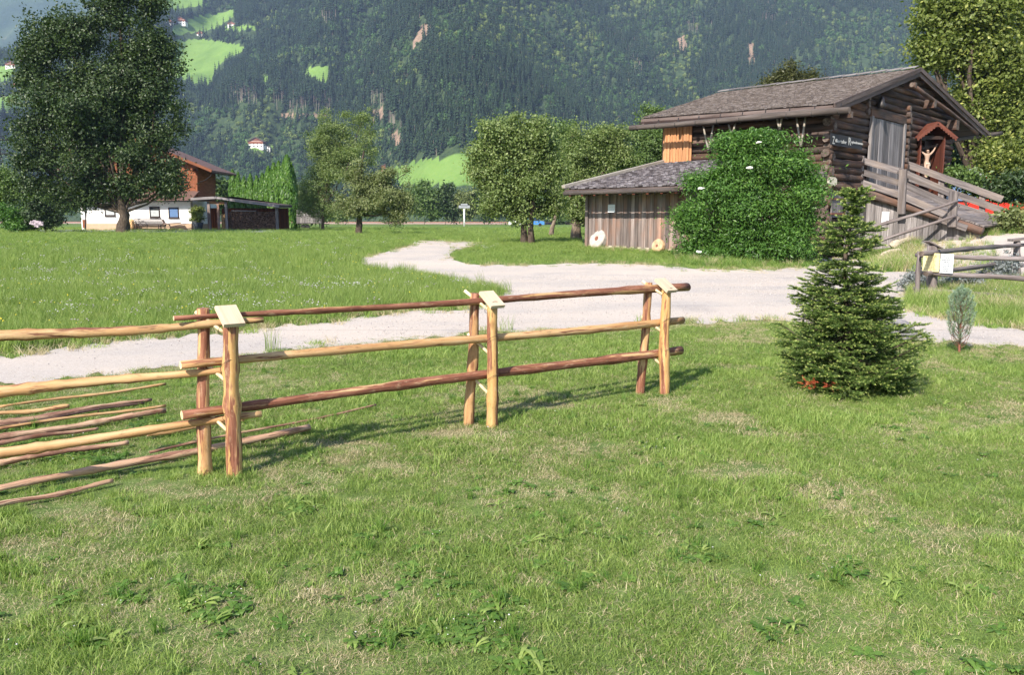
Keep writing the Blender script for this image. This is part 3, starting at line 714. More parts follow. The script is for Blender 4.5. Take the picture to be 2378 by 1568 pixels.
# distant blue ridge
us2 = np.linspace(-2.2, .9, 260); Y2 = np.linspace(2750, 3900, 60); U2, YY2 = np.meshgrid(us2, Y2); X2 = U2*YY2
Z2 = np.minimum(1.05*(YY2-2750) + (fbm(X2/500, YY2/600, 5)-.5)*420*sstep(2750, 3100, YY2) + (fbm(X2/120, YY2/120, 3)-.5)*80, 1130)
idx = np.arange(Z2.size).reshape(Z2.shape); F = np.stack([idx[:-1, :-1], idx[:-1, 1:], idx[1:, 1:], idx[1:, :-1]], -1).reshape(-1, 4)
t = NT('far_ridge'); p = t.geo(); n1 = t.noise(p, .004, 6, .7); n2 = t.noise(p, .03, 4, .7)
mf = t.bsdf(t.mix(t.mapr(n2, .4, .6, 0, .5), t.ramp(n1, [(.42, (.02, .04, .02)), (.6, (.05, .08, .035)), (.72, (.22, .17, .12))]), (.03, .05, .025)), .95, n2, 1, 12, .1)
o = np_mesh('far_mountain', np.stack([X2, YY2, Z2], -1).reshape(-1, 3), F, None, mf, smooth=True); tag(o, 'distant hazy blue mountain behind the valley', None, None, 'structure')
# tree prototypes for the slope (seen 20 to 40 reference pixels tall)
def conifer(h, r, bare, seed, tiers=9, mats=None):
    q = np.random.default_rng(seed); V = []; F = []; T = []; mi = []
    def tri(a, b, c, tt, m): 
        i = len(V); V.extend([a, b, c]); F.append((i, i+1, i+2)); T.extend([tt]*3); mi.append(m)
    for k_ in range(4):
        a0, a1 = 2*PI*k_/4, 2*PI*(k_+1)/4; w = .28
        tri((w*math.cos(a0), w*math.sin(a0), -1), (w*math.cos(a1), w*math.sin(a1), -1), (0, 0, h*.95), .5, 1)
    for i in range(tiers):
        f = i/(tiers-1); z = bare + (h-bare)*f*.96; rr = r*(1-f)**.75 + .25; n = int(7 - 2*f)
        for j in range(n):
            a = 2*PI*(j/n) + q.random()*1.2; R = rr*(.65+.55*q.random()); w = .42 + .1*q.random(); dz = -R*.45*(.6+q.random()*.7)
            top = (h-bare)/tiers*.9; tt = q.random()
            tri((0, 0, z+top), (R*math.cos(a-w), R*math.sin(a-w), z+dz*.8), (R*1.1*math.cos(a), R*1.1*math.sin(a), z+dz), tt, 0)
            tri((0, 0, z+top), (R*1.1*math.cos(a), R*1.1*math.sin(a), z+dz), (R*math.cos(a+w), R*math.sin(a+w), z+dz*.8), tt*.8, 0)
    o = np_mesh('conifer', V, F, T, [mats or M['conifer'], M['conifer_trunk']], local='proto'); o.data.polygons.foreach_set('material_index', np.array(mi, np.int32)); return o
def puff(h, r, seed, m, n=150, s=1.3):
    q = np.random.default_rng(seed); a = q.random(n)*2*PI; ct = q.random(n)*1.75-.75; st = np.sqrt(1-np.minimum(ct*ct, 1)); rad = .75+.35*q.random(n)
    lob = 1 + .22*np.sin(a*3+seed)*st; c = np.stack([np.cos(a)*st*r*rad*lob, np.sin(a)*st*r*rad*lob, h*.55 + ct*h*.45*rad], -1)
    V = []; T = []
    nrm = c - np.array([0, 0, h*.5]); nrm /= np.linalg.norm(nrm, axis=1)[:, None]; nrm += q.normal(0, .45, nrm.shape); nrm /= np.linalg.norm(nrm, axis=1)[:, None]
    e = np.cross(nrm, q.normal(0, 1, nrm.shape)); e /= np.linalg.norm(e, axis=1)[:, None]; f = np.cross(nrm, e); S = s*(.6+.7*q.random(n))[:, None]
    V = np.stack([c-e*S*.9, c+f*S*.7, c+e*S*.9, c-f*S*.7], 1).reshape(-1, 3); F = np.arange(n*4).reshape(-1, 4); T = np.repeat(q.random(n), 4)
    return np_mesh('puff', V, F, T, m, local='proto')
def far_light(m): return m
wood_c = proto_collection('slope', [conifer(25, 3.9, 1.5, 1), conifer(28, 4.2, 2, 2), conifer(22, 3.4, 1, 3), conifer(26, 3.2, 9, 4, 7),
    puff(14, 6, 5, M['broadleaf'], 170, 1.7), puff(12, 5.5, 6, M['broadleaf'], 150, 1.6), puff(11, 5, 7, M['broadleaf_yellow'], 140, 1.5), conifer(30, 3.0, 21, 8, 4)])
def forest():
    n = 62000
    q = rng.random(n); Y = np.sqrt(820**2 + (2050**2-820**2)*q); u = (rng.random(n)*2-1)*.70; X = u*Y; Z = mz(X, Y)
    px, py = project(X, Y, Z); h = Z-.45
    m = (h > 1.5) & (py > -60)
    m &= ~((px < 560) & (py > 430))
    w1 = (fbm(X/25, Y/25, 3)-.5)*14*.5
    for nme, p_ in list(MEADOWS.items()) + list(CLEAR.items()): m &= ~inpoly(px+w1, py+w1*.7, p_); m &= ~(inpoly(px+w1, py-14+w1*.4, p_) & (nme[0] == 'm'))
    # back face of the plateau is out of sight
    m &= ~((Z > crest(u)*1430 - 8) & (Y > 1750))
    X, Y, Z, px, py = X[m], Y[m], Z[m], px[m], py[m]; n = len(X)
    lt = np.zeros(n, bool); w = (fbm(X/40, Y/40, 3)-.5)*60
    for p_ in LIGHT: lt |= inpoly(px+w, py+w*.6, p_)
    s = fbm(X/130+20, Y/130+50, 4)
    pdec = np.clip(sstep(.55, .7, s)*.45, .02, .6); pdec = np.where(lt, .72, pdec)
    dec = rng.random(n) < pdec
    drop = dec & lt & (rng.random(n) < .2)
    I = np.where(dec, rng.choice([4, 5, 6], n, p=[.5, .35, .15]), rng.choice([0, 1, 2, 3], n, p=[.33, .3, .3, .07]))
    S = .62 + .42*rng.random(n); S = np.where(dec, S*rng.choice([.55, .8, 1.0], n), S); S = np.where(lt & dec, S*.8, S)
    yl = lt & dec & ((fbm(X/30, Y/30, 2) > .55) | (inpoly(px, py, [(1530, 80), (1631, 60), (1620, 230), (1560, 240)]) & (rng.random(n) < .5))); I = np.where(yl, 6, I)
    # pale bare trunks along the lower edges of the stands
    BARE = [(634, 215, 660, 262), (670, 243, 770, 272), (534, 212, 597, 250), (861, 222, 905, 256), (900, 262, 932, 330), (1320, 0, 1345, 12), (745, 30, 780, 60), (1595, 50, 1620, 80), (1470, 150, 1500, 175), (1300, 380, 1400, 330), (1770, 10, 1800, 60)]
    bx = []
    for x0, y0, x1, y1 in BARE:
        bx.append((px > x0) & (px < x1) & (py > min(y0, y1)) & (py < max(y0, y1)))
    b = np.any(bx, 0); I = np.where(b & (rng.random(n) < .75), 7, I); S = np.where(b, .95+.3*rng.random(n), S)
    kd = ~drop; X, Y, Z, I, S = X[kd], Y[kd], Z[kd], I[kd], S[kd]; n = len(X)
    R = np.stack([rng.normal(0, .02, n), rng.normal(0, .02, n), rng.random(n)*2*PI], -1)
    scatter('mountain_forest', np.stack([X, Y, Z-.5], -1), np.stack([S*1.0, S*1.0, S], -1), R, I, wood_c, 'dense dark spruce forest mixed with lighter broadleaf trees on the slope', 'forest')
forest()
def mount(x, y):
    """point of the mountain side seen at (x,y)"""
    r = ray(x, y); Y = np.arange(600, 2300, 2.0); X = r.x/r.y*Y; z = CAMH + r.z/r.y*Y; h = mz(X, Y); i = np.argmax(h > z)
    return Vector((X[i], Y[i], h[i]))
# ---------------------------------------------------------------- haze
hz = bpy.data.meshes.new('haze'); bm = bmesh.new(); bmesh.ops.create_cube(bm, size=1); bm.to_mesh(hz); bm.free()
ho = bpy.data.objects.new('haze', hz); COL.objects.link(ho); ho.scale = (14000, 14000, 1162); ho.location = (0, 0, 1162/2-3)
tag(ho, 'thin blue morning haze filling the valley', 'haze', None, 'stuff')
hm = bpy.data.materials.new('haze'); hm.use_nodes = True; tr_ = hm.node_tree; tr_.nodes.clear()
pv = tr_.nodes.new('ShaderNodeVolumePrincipled'); pv.inputs['Color'].default_value = (.5, .66, 1.0, 1); pv.inputs['Density'].default_value = .0001; pv.inputs['Anisotropy'].default_value = .0
om = tr_.nodes.new('ShaderNodeOutputMaterial'); tr_.links.new(pv.outputs[0], om.inputs['Volume']); hz.materials.append(hm)
# ---------------------------------------------------------------- trees and shrubs
def leaf_cloud(lobes, n, size, asp=.55, clump=.5, per=28, shell=.55, up=.35, q=rng, droop=0.0, core=.6):
    """lobes: (centre, (rx,ry,rz), weight); leaves gathered in clumps spread through the lobes"""
    L2 = []
    for c_, r_, w_ in lobes:
        k = 9 if len(lobes) > 6 else 14
        for j in range(k):
            d_ = q.normal(0, 1, 3); d_ /= np.linalg.norm(d_); f_ = q.uniform(.4, 1.16); s_ = q.uniform(.2, .5)*(1.3 - f_*.6)
            L2.append((Vector((c_[0]+d_[0]*r_[0]*f_, c_[1]+d_[1]*r_[1]*f_, c_[2]+d_[2]*r_[2]*f_)), (r_[0]*s_, r_[1]*s_, r_[2]*s_*.85), w_))
        L2.append((c_, (r_[0]*.62, r_[1]*.62, r_[2]*.62), w_*core))
    lobes = L2
    W = np.array([l[2]*(l[1][0]*l[1][1]*l[1][2])**(2/3) for l in lobes]); W /= W.sum(); nc = max(1, n//per)
    li = q.choice(len(lobes), nc, p=W); C0 = np.array([tuple(l[0]) for l in lobes]); R0 = np.array([l[1] for l in lobes])
    d = q.normal(0, 1, (nc, 3)); d /= np.linalg.norm(d, axis=1)[:, None]
    rad = np.where(q.random(nc) < .25, q.random(nc)**(1/3)*shell*1.2, shell + (1.04-shell)*q.random(nc)**.7)
    ang = np.arctan2(d[:, 1], d[:, 0]); bump = 1 + .13*np.sin(ang*4 + li*2.1) + .1*np.sin(d[:, 2]*7 + li)
    cc = C0[li] + d*R0[li]*(rad*bump)[:, None]
    ctint = q.random(nc); csz = clump*(.55 + .9*q.random(nc))
    ci = np.repeat(np.arange(nc), per); m = len(ci)
    off = q.normal(0, 1, (m, 3))*csz[ci][:, None]*np.array([.5, .5, .33]); off[:, 2] -= droop*np.abs(off[:, 2])
    P = cc[ci] + off
    nm = d[ci]*.75 + q.normal(0, .45, (m, 3)); nm[:, 2] += up; nm /= np.linalg.norm(nm, axis=1)[:, None]
    e = np.cross(nm, q.normal(0, 1, (m, 3))); e /= np.linalg.norm(e, axis=1)[:, None]; f = np.cross(nm, e)
    L = size*(.6 + .8*q.random(m))[:, None]/2; Wd = L*asp
    V = np.stack([P-e*L, P+f*Wd+nm*L*.12, P+e*L, P-f*Wd+nm*L*.12], 1).reshape(-1, 3)
    T = np.repeat(np.clip(ctint[ci]*.6 + q.random(m)*.45, 0, 1), 4)
    return V, np.arange(m*4).reshape(-1, 4), T
def limbs(mb, base, pts, r0, seg=7):
    for p_, r in pts:
        p_ = Vector(p_); mid = base.lerp(p_, .5) + Vector((random.uniform(-.1, .1), random.uniform(-.1, .1), -.06))*(p_-base).length
        mb.tube([base, base.lerp(mid, .55), mid, mid.lerp(p_, .6) + Vector((0, 0, .03))*(p_-base).length, p_], [r, r*.8, r*.62, r*.42, r*.12], seg, False, .08)
def tree(name, base_px, lobes_px, n, leaf, m, label, cat='tree', group=None, trunk_r=.25, trunk_pts=None, bark='bark', clump=.6, asp=.55, depth=.8, Y=None, base=None, shell=.5, per=28, up=.35, extra=None, fork=.5, zoff=None, droop=0.0, nb=12, core=.6, limb=.42):
    b = base if base is not None else (ground(*base_px) if Y is None else Vector((at(base_px[0], 505, Y).x, Y, g(at(base_px[0], 505, Y).x, Y))))
    if Y is None: Y = b.y
    o = thing(name, b, label, cat, group)
    lobes = []
    for i, L in enumerate(lobes_px):
        x, y, rx, ry = L[:4]; dy = L[4] if len(L) > 4 else 0.0
        c = at(x, y, Y + dy); k_ = Y/1919.0; lobes.append((c, (rx*k_, max(.3, min(rx, ry*1.2)*k_*depth), ry*k_), L[5] if len(L) > 5 else 1.0))
    mb = MB()
    if trunk_pts is None:
        big = max(lobes, key=lambda l: l[1][0]*l[1][2]); top = big[0]
        pts = [b - Vector((0, 0, .1)), b.lerp(top, .33*fork*2), b.lerp(top, .66), top]
    else: pts = [b - Vector((0, 0, .1))] + [at(x, y, Y) for x, y in trunk_pts]
    rr = [trunk_r*1.35] + [trunk_r*(1 - .75*i/(len(pts)-1)) for i in range(1, len(pts))]
    fine = []; fr = []
    for i in range(len(pts)-1):
        for j in range(4):
            s = j/4; fine.append(pts[i].lerp(pts[i+1], s) + Vector((random.uniform(-1, 1), random.uniform(-1, 1), 0))*trunk_r*.12); fr.append(rr[i]*(1-s)+rr[i+1]*s)
    fine.append(pts[-1]); fr.append(rr[-1])
    mb.tube(fine, fr, 12, False, .1); mb.build('trunk', M[bark], o)
    mb = MB(); st = pts[1]
    for c, R, w in lobes: limbs(mb, st.lerp(pts[2] if len(pts) > 2 else pts[-1], random.random()*.8), [(c, trunk_r*limb)], 0)
    for i in range(nb):
        c, R, w = random.choice(lobes); d = Vector((random.gauss(0, 1), random.gauss(0, 1), random.gauss(0, 1))).normalized()
        limbs(mb, c, [(Vector((c.x+d.x*R[0]*.85, c.y+d.y*R[1]*.85, c.z+d.z*R[2]*.85)), trunk_r*.16)], 0, 5)
    mb.build('branches', M[bark], o)
    v, f, t_ = leaf_cloud(lobes, n, leaf, asp, clump, per, shell, up, rng, droop, core); np_mesh('crown', v, f, t_, M[m], o)
    return o
# big tree on the left
tree('broad_tree', (285, 541), [(255, 40, 115, 80), (175, 90, 85, 70), (100, 115, 55, 50), (335, 105, 75, 85), (250, 200, 150, 110), (90, 125, 55, 60), (135, 65, 65, 50), (375, 400, 60, 50), (400, 440, 36, 22), (310, 440, 60, 26), (150, 465, 60, 30), (250, 450, 50, 24), (230, 260, 130, 130, 0, 1.6), (300, 180, 90, 100, 0, 1.3), (65, 185, 35, 55), (372, 125, 45, 65), (120, 215, 85, 90), (80, 300, 55, 60), (370, 215, 55, 80), (110, 355, 80, 70), (85, 430, 45, 35), (60, 375, 35, 40),
    (230, 330, 120, 90), (345, 320, 80, 80), (395, 290, 30, 45), (340, 395, 90, 55), (410, 425, 38, 30), (225, 425, 85, 45), (200, 470, 28, 26), (180, 450, 40, 30), (280, -20, 90, 50), (140, 440, 40, 25), (375, 445, 30, 20)], 160000, .25, 'leaf_big',
    'tall broad dark green tree in front of the white house', 'tree', None, .5, [(288, 500), (281, 455), (288, 330), (285, 180), (280, 60)], 'bark', .95, .6, .8, shell=.4, core=1.6, limb=.3)
tree('pear_tree', (749, 536), [(790, 300, 70, 45), (740, 350, 50, 70), (760, 330, 60, 60), (800, 370, 55, 60), (735, 420, 50, 60), (820, 330, 50, 50), (860, 320, 28, 35), (765, 400, 55, 60), (718, 430, 28, 60), (745, 470, 45, 50), (770, 490, 30, 30), (845, 270, 25, 20), (700, 470, 22, 40), (860, 375, 16, 25)], 62000, .15, 'leaf_apple',
    'tall pear tree with drooping top beside the grey wooden trailer', 'tree', 'fruit trees in the meadow', .16, [(750, 500), (748, 460), (775, 380), (800, 300)], 'bark', .55, .6, .8)
tree('apple_tree', (833, 545), [(900, 440, 55, 48), (860, 470, 60, 45), (935, 470, 30, 42), (830, 430, 34, 35), (810, 470, 30, 30), (915, 495, 40, 22), (835, 395, 16, 28), (880, 420, 30, 28), (945, 400, 12, 15)], 38000, .14, 'leaf_olive',
    'low wide apple tree with thick stem left of where the lane bends', 'tree', 'fruit trees in the meadow', .24, [(835, 500), (833, 450), (838, 400), (845, 350)], 'bark', .5, .6, .8)
tree('apple_tree', (1218, 566), [(1175, 300, 60, 40), (1140, 350, 52, 50), (1210, 340, 60, 60), (1130, 400, 45, 40), (1165, 445, 48, 55), (1230, 420, 60, 60), (1210, 485, 50, 30), (1270, 350, 35, 60), (1255, 300, 30, 35), (1140, 485, 30, 20), (1290, 470, 30, 40)], 60000, .13, 'leaf_apple',
    'large apple tree with two thin trunks, nearest on the left of the shed', 'tree', 'fruit trees in the meadow', .15, [(1215, 520), (1210, 470), (1195, 400), (1180, 320)], 'bark', .5, .6, .8)
mb = MB(); q = ground(1234, 566); mb.tube([q - Vector((0, 0, .1)), at(1232, 530, q.y), at(1235, 490, q.y), at(1245, 430, q.y)], [.2, .15, .13, .1], 10, False, .1); mb.build('trunk', M['bark'], [o for o in bpy.data.objects if o.name == 'apple_tree.001'][0])
tree('apple_tree', (1278, 549), [(1310, 310, 30, 40), (1340, 350, 40, 45), (1300, 400, 40, 50), (1330, 440, 40, 40)], 24000, .14, 'leaf_mid', 'apple tree with short leaning trunk behind the two trunked one', 'tree', 'fruit trees in the meadow', .17, [(1285, 520), (1300, 470), (1310, 400)], 'bark_pale', .5)
tree('apple_tree', (1338, 558), [(1335, 400, 40, 50), (1375, 370, 45, 50), (1400, 320, 30, 30), (1345, 450, 45, 40), (1350, 500, 34, 26), (1400, 430, 40, 50), (1440, 350, 40, 50), (1330, 330, 25, 35)], 46000, .13, 'leaf_apple',
    'apple tree with stout pale trunk at the corner of the plank shed', 'tree', 'fruit trees in the meadow', .26, [(1337, 520), (1340, 470), (1370, 400), (1385, 330)], 'bark_pale', .5)
tree('plum_tree', (1440, 560), [(1450, 380, 50, 60), (1500, 350, 45, 60), (1530, 330, 40, 55), (1510, 265, 35, 22), (1480, 310, 30, 30), (1560, 380, 40, 40), (1420, 400, 30, 40)], 38000, .15, 'leaf_mid',
    'bushy green tree rising behind the shed roof', 'tree', 'fruit trees in the meadow', .2, None, 'bark', .6, Y=62)
tree('walnut_tree', (1830, 560), [(1840, 185, 45, 32), (1800, 198, 40, 25), (1870, 195, 30, 28), (1825, 230, 60, 40)], 22000, .2, 'leaf_brown',
    'round dark treetop showing over the barn ridge', 'tree', None, .35, None, 'bark', .7, Y=72)
tree('linden_tree', (2262, 560), [(2210, 60, 60, 70), (2290, 40, 90, 80), (2160, 135, 36, 22), (2240, 145, 70, 40), (2330, 160, 70, 80), (2260, 220, 60, 40), (2320, 280, 70, 60), (2250, 270, 35, 40), (2350, 350, 50, 60), (2180, 20, 40, 60), (2420, 100, 80, 120), (2430, 260, 80, 110), (2300, 350, 40, 40), (2200, 105, 50, 25), (2150, 110, 22, 20), (2280, -60, 110, 60)], 110000, .23, 'leaf_linden',
    'tall yellow green linden tree standing behind the right end of the barn', 'tree', None, .5, [(2263, 440), (2266, 330), (2290, 200), (2300, 60)], 'bark', .85, .7, .7, Y=53, shell=.55, up=.5)
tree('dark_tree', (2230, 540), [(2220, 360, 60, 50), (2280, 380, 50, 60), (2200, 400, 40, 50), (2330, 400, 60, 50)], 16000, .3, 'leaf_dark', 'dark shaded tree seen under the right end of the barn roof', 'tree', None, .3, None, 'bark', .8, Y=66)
def bush(name, x, y, lobes, n, leaf, m, label, cat='bush', group=None, Y=None, clump=.4, asp=.5, depth=.8, bark='bark', tr=.06, up=.3, per=24, shell=.5, droop=0.0):
    return tree(name, (x, y), lobes, n, leaf, m, label, cat, group, tr, None, bark, clump, asp, depth, Y, None, shell, per, up, None, .5, None, droop, 6)
# elder in front of the barn
eb = bush('elder_bush', 1740, 620, [(1760, 350, 75, 45), (1700, 380, 70, 55), (1820, 375, 65, 50), (1650, 440, 55, 60), (1735, 460, 95, 80), (1840, 460, 68, 80), (1625, 520, 45, 50), (1720, 560, 110, 65), (1840, 560, 68, 55), (1650, 580, 60, 40), (1600, 585, 24, 32), (1790, 320, 25, 18), (1690, 335, 25, 16), (1880, 420, 28, 40), (1590, 500, 16, 22)],
    100000, .13, 'leaf_bush', 'huge elder bush with white blossom growing against the barn', 'bush', None, 30, .5, .36, .7, shell=.6, up=.5, droop=.6)
mb = MB()
for x, y, s in ((1742, 389, 5), (1628, 437, 4), (1623, 584, 4), (1762, 330, 3)):
    c = at(x, y, 28.3)
    for i in range(40):
        mb.box(c + Vector((random.gauss(0, s*.008), random.gauss(0, .08), random.gauss(0, s*.0035))), .035, .035, .025, random.random()*3)
tag(mb.build('blossoms', M['blossom'], eb), None, None, None, 'stuff')
# garden shrubs, hedge row and far trees on the left
bush('garden_shrub', 20, 535, [(10, 440, 50, 40), (60, 450, 50, 45), (-30, 430, 50, 60), (110, 470, 30, 30)], 15000, .24, 'leaf_mid', 'large grey green shrub at the left edge below the broad tree', 'shrub', 'garden shrubs beside the house', 82, .6)
bush('garden_shrub', 25, 536, [(20, 505, 34, 26), (50, 515, 24, 20)], 9000, .22, 'leaf_bush', 'bright leafed rounded shrub lowest at the left edge', 'shrub', 'garden shrubs beside the house', 79, .4)
bush('garden_shrub', 105, 536, [(95, 495, 36, 34), (115, 512, 24, 22), (75, 515, 22, 20)], 10000, .22, 'leaf_dark', 'dark shrub with pale pink blooms left of the white house', 'shrub', 'garden shrubs beside the house', 79, .5)
hy = [o for o in bpy.data.objects if o.name == 'garden_shrub.002'][0]; mb = MB()
for i in range(26):
    c = at(random.gauss(88, 9), random.gauss(520, 5), 77.4); mb.box(c, .22, .2, .16, random.random()*3)
tag(mb.build('blooms', M['petal_pink'], hy), None, None, None, 'stuff')
def thuja(x, ytop, w, Y, label):
    o = thing('thuja', (at(x, 500, Y).x, Y, g(at(x, 505, Y).x, Y)), label, 'conifer', 'row of clipped thuja conifers'); b = o.location.copy(); top = at(x, ytop, Y); H = top.z-b.z; R = w/1919*Y/2
    n = int(2600*w/30*(H/5.5)); f = rng.random(n)**.8; a = rng.random(n)*2*PI; rr = R*(1-f**2.6)**.6*(.86+.2*rng.random(n))*(1+.1*np.sin(a*5+f*9))
    P = np.stack([b.x+np.cos(a)*rr, b.y+np.sin(a)*rr, b.z+f*H], -1); nm = np.stack([np.cos(a), np.sin(a), .3+0*a], -1) + rng.normal(0, .35, (n, 3)); nm /= np.linalg.norm(nm, axis=1)[:, None]
    up = np.array([0, 0, 1.0]) + rng.normal(0, .25, (n, 3)); e = up - nm*(up*nm).sum(1)[:, None]; e /= np.linalg.norm(e, axis=1)[:, None]; fv = np.cross(nm, e); L = .22*(.7+.7*rng.random(n))[:, None]; W = L*.33
    V = np.stack([P-e*L, P+fv*W, P+e*L*1.1, P-fv*W], 1).reshape(-1, 3); np_mesh('foliage', V, np.arange(n*4).reshape(-1, 4), np.repeat(rng.random(n), 4), M['leaf_thuja'], o)
    mb = MB(); mb.tube([b - Vector((0, 0, .1)), b+Vector((0, 0, H*.9))], [R*.25, R*.05], 8); mb.build('trunk', M['bark'], o)
TH = [(545, 396, 24), (557, 402, 20), (570, 412, 22), (585, 405, 22), (600, 410, 22), (613, 404, 24), (627, 388, 26), (640, 380, 28), (652, 376, 26), (671, 362, 42)]
for i, (x, yt, w) in enumerate(TH):
    lb = {0: 'thuja conifer at the left end of the row, above the carport roof peak', 9: 'tallest and widest thuja conifer at the right end of the row'}.get(i, 'slim bright green thuja conifer %s in the row behind the carport' % ['', 'second from the left', 'third from the left', 'fourth from the left', 'fifth from the left', 'fifth from the right', 'fourth from the right', 'third from the right', 'next to the tallest one', ''][i])
    thuja(x, yt, w*1.1, 114 - (i*.5), lb)
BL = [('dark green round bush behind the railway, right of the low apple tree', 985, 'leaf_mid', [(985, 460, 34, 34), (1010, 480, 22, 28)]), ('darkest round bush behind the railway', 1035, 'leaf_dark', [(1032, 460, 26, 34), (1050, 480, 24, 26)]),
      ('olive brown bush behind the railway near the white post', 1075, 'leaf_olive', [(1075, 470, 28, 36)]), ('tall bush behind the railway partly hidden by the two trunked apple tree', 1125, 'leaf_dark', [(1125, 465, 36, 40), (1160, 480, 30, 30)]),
      ('bush beyond the railway seen between the apple trunks', 1250, 'leaf_mid', [(1240, 480, 50, 30), (1300, 478, 50, 32)]), ('bush in the gap between the pear tree and the apple tree', 800, 'leaf_mid', [(780, 492, 34, 20), (840, 480, 40, 30)]),
      ('bush beyond the railway just left of the shed', 1390, 'leaf_dark', [(1400, 470, 60, 40)]), ('low bush behind the carport posts', 480, 'leaf_mid', [(480, 470, 26, 34), (520, 455, 20, 24)]), ('thin bush line behind the wooden trailer', 700, 'leaf_olive', [(690, 470, 34, 34), (730, 480, 30, 30)]),
      ('small treetop beyond the carport roof', 585, 'leaf_dark', [(480, 440, 28, 20), (520, 446, 16, 14)]), ('pale bush at the far left edge of the field', 140, 'leaf_mid', [(120, 480, 60, 24), (0, 470, 60, 30)])]
for lb, x, m, lo in BL:
    bush('far_bush', x, 518, lo, 9000 if len(lo) > 1 else 6000, .75, m, lb, 'bush', 'bushes along the railway', 235 if 'carport' not in lb and 'trailer' not in lb else 150, 1.7)
# shrubs at the right in front of the red train
SHR = [('leafy shrub hanging over the far end of the ramp railing', 2250, 'leaf_mid', 41.5, [(2240, 418, 26, 16), (2215, 405, 16, 10), (2275, 432, 24, 14)], 3800), ('tall loose shrub right of the ramp, in front of the linden', 2300, 'leaf_linden', 42, [(2320, 380, 36, 34), (2345, 410, 36, 36), (2290, 360, 14, 40), (2370, 360, 30, 36)], 9000),
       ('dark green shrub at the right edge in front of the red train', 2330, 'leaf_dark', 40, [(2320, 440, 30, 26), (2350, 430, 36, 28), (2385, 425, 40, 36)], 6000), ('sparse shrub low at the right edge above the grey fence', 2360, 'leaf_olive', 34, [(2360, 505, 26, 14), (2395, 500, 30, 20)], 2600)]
for lb, x, m, Y, lo, n in SHR: bush('leafy_shrub', x, 530, lo, n, .2, m, lb, 'shrub', 'shrubs beside the ramp', Y, .5, .5, shell=.3)
# ---------------------------------------------------------------- foreground fir
def needles(p0, p1, n, L, w, tip, flat=.55, q=rng):
    flat = flat*1.5 if flat < 1 else flat
    p0 = np.array(p0); p1 = np.array(p1); a = p1-p0; a = a/np.linalg.norm(a)
    f = q.random(n); P = p0 + (p1-p0)*f[:, None]
    r = q.normal(0, 1, (n, 3)); r -= a*(r@a)[:, None]; r /= np.linalg.norm(r, axis=1)[:, None]; r[:, 2] = r[:, 2]*flat + .22
    d = r*.8 + a*(.55 + .4*f[:, None]); d /= np.linalg.norm(d, axis=1)[:, None]
    s = np.cross(d, q.normal(0, 1, (n, 3))); s /= np.linalg.norm(s, axis=1)[:, None]
    l = (L*(.75+.4*q.random(n))*(1-.25*f))[:, None]
    V = np.stack([P - s*w/2, P + s*w/2, P + d*l], 1).reshape(-1, 3); T = np.repeat(np.clip(tip*(.35+.65*f) + q.random(n)*.15, 0, 1), 3)
    return V, np.arange(n*3).reshape(-1, 3), T
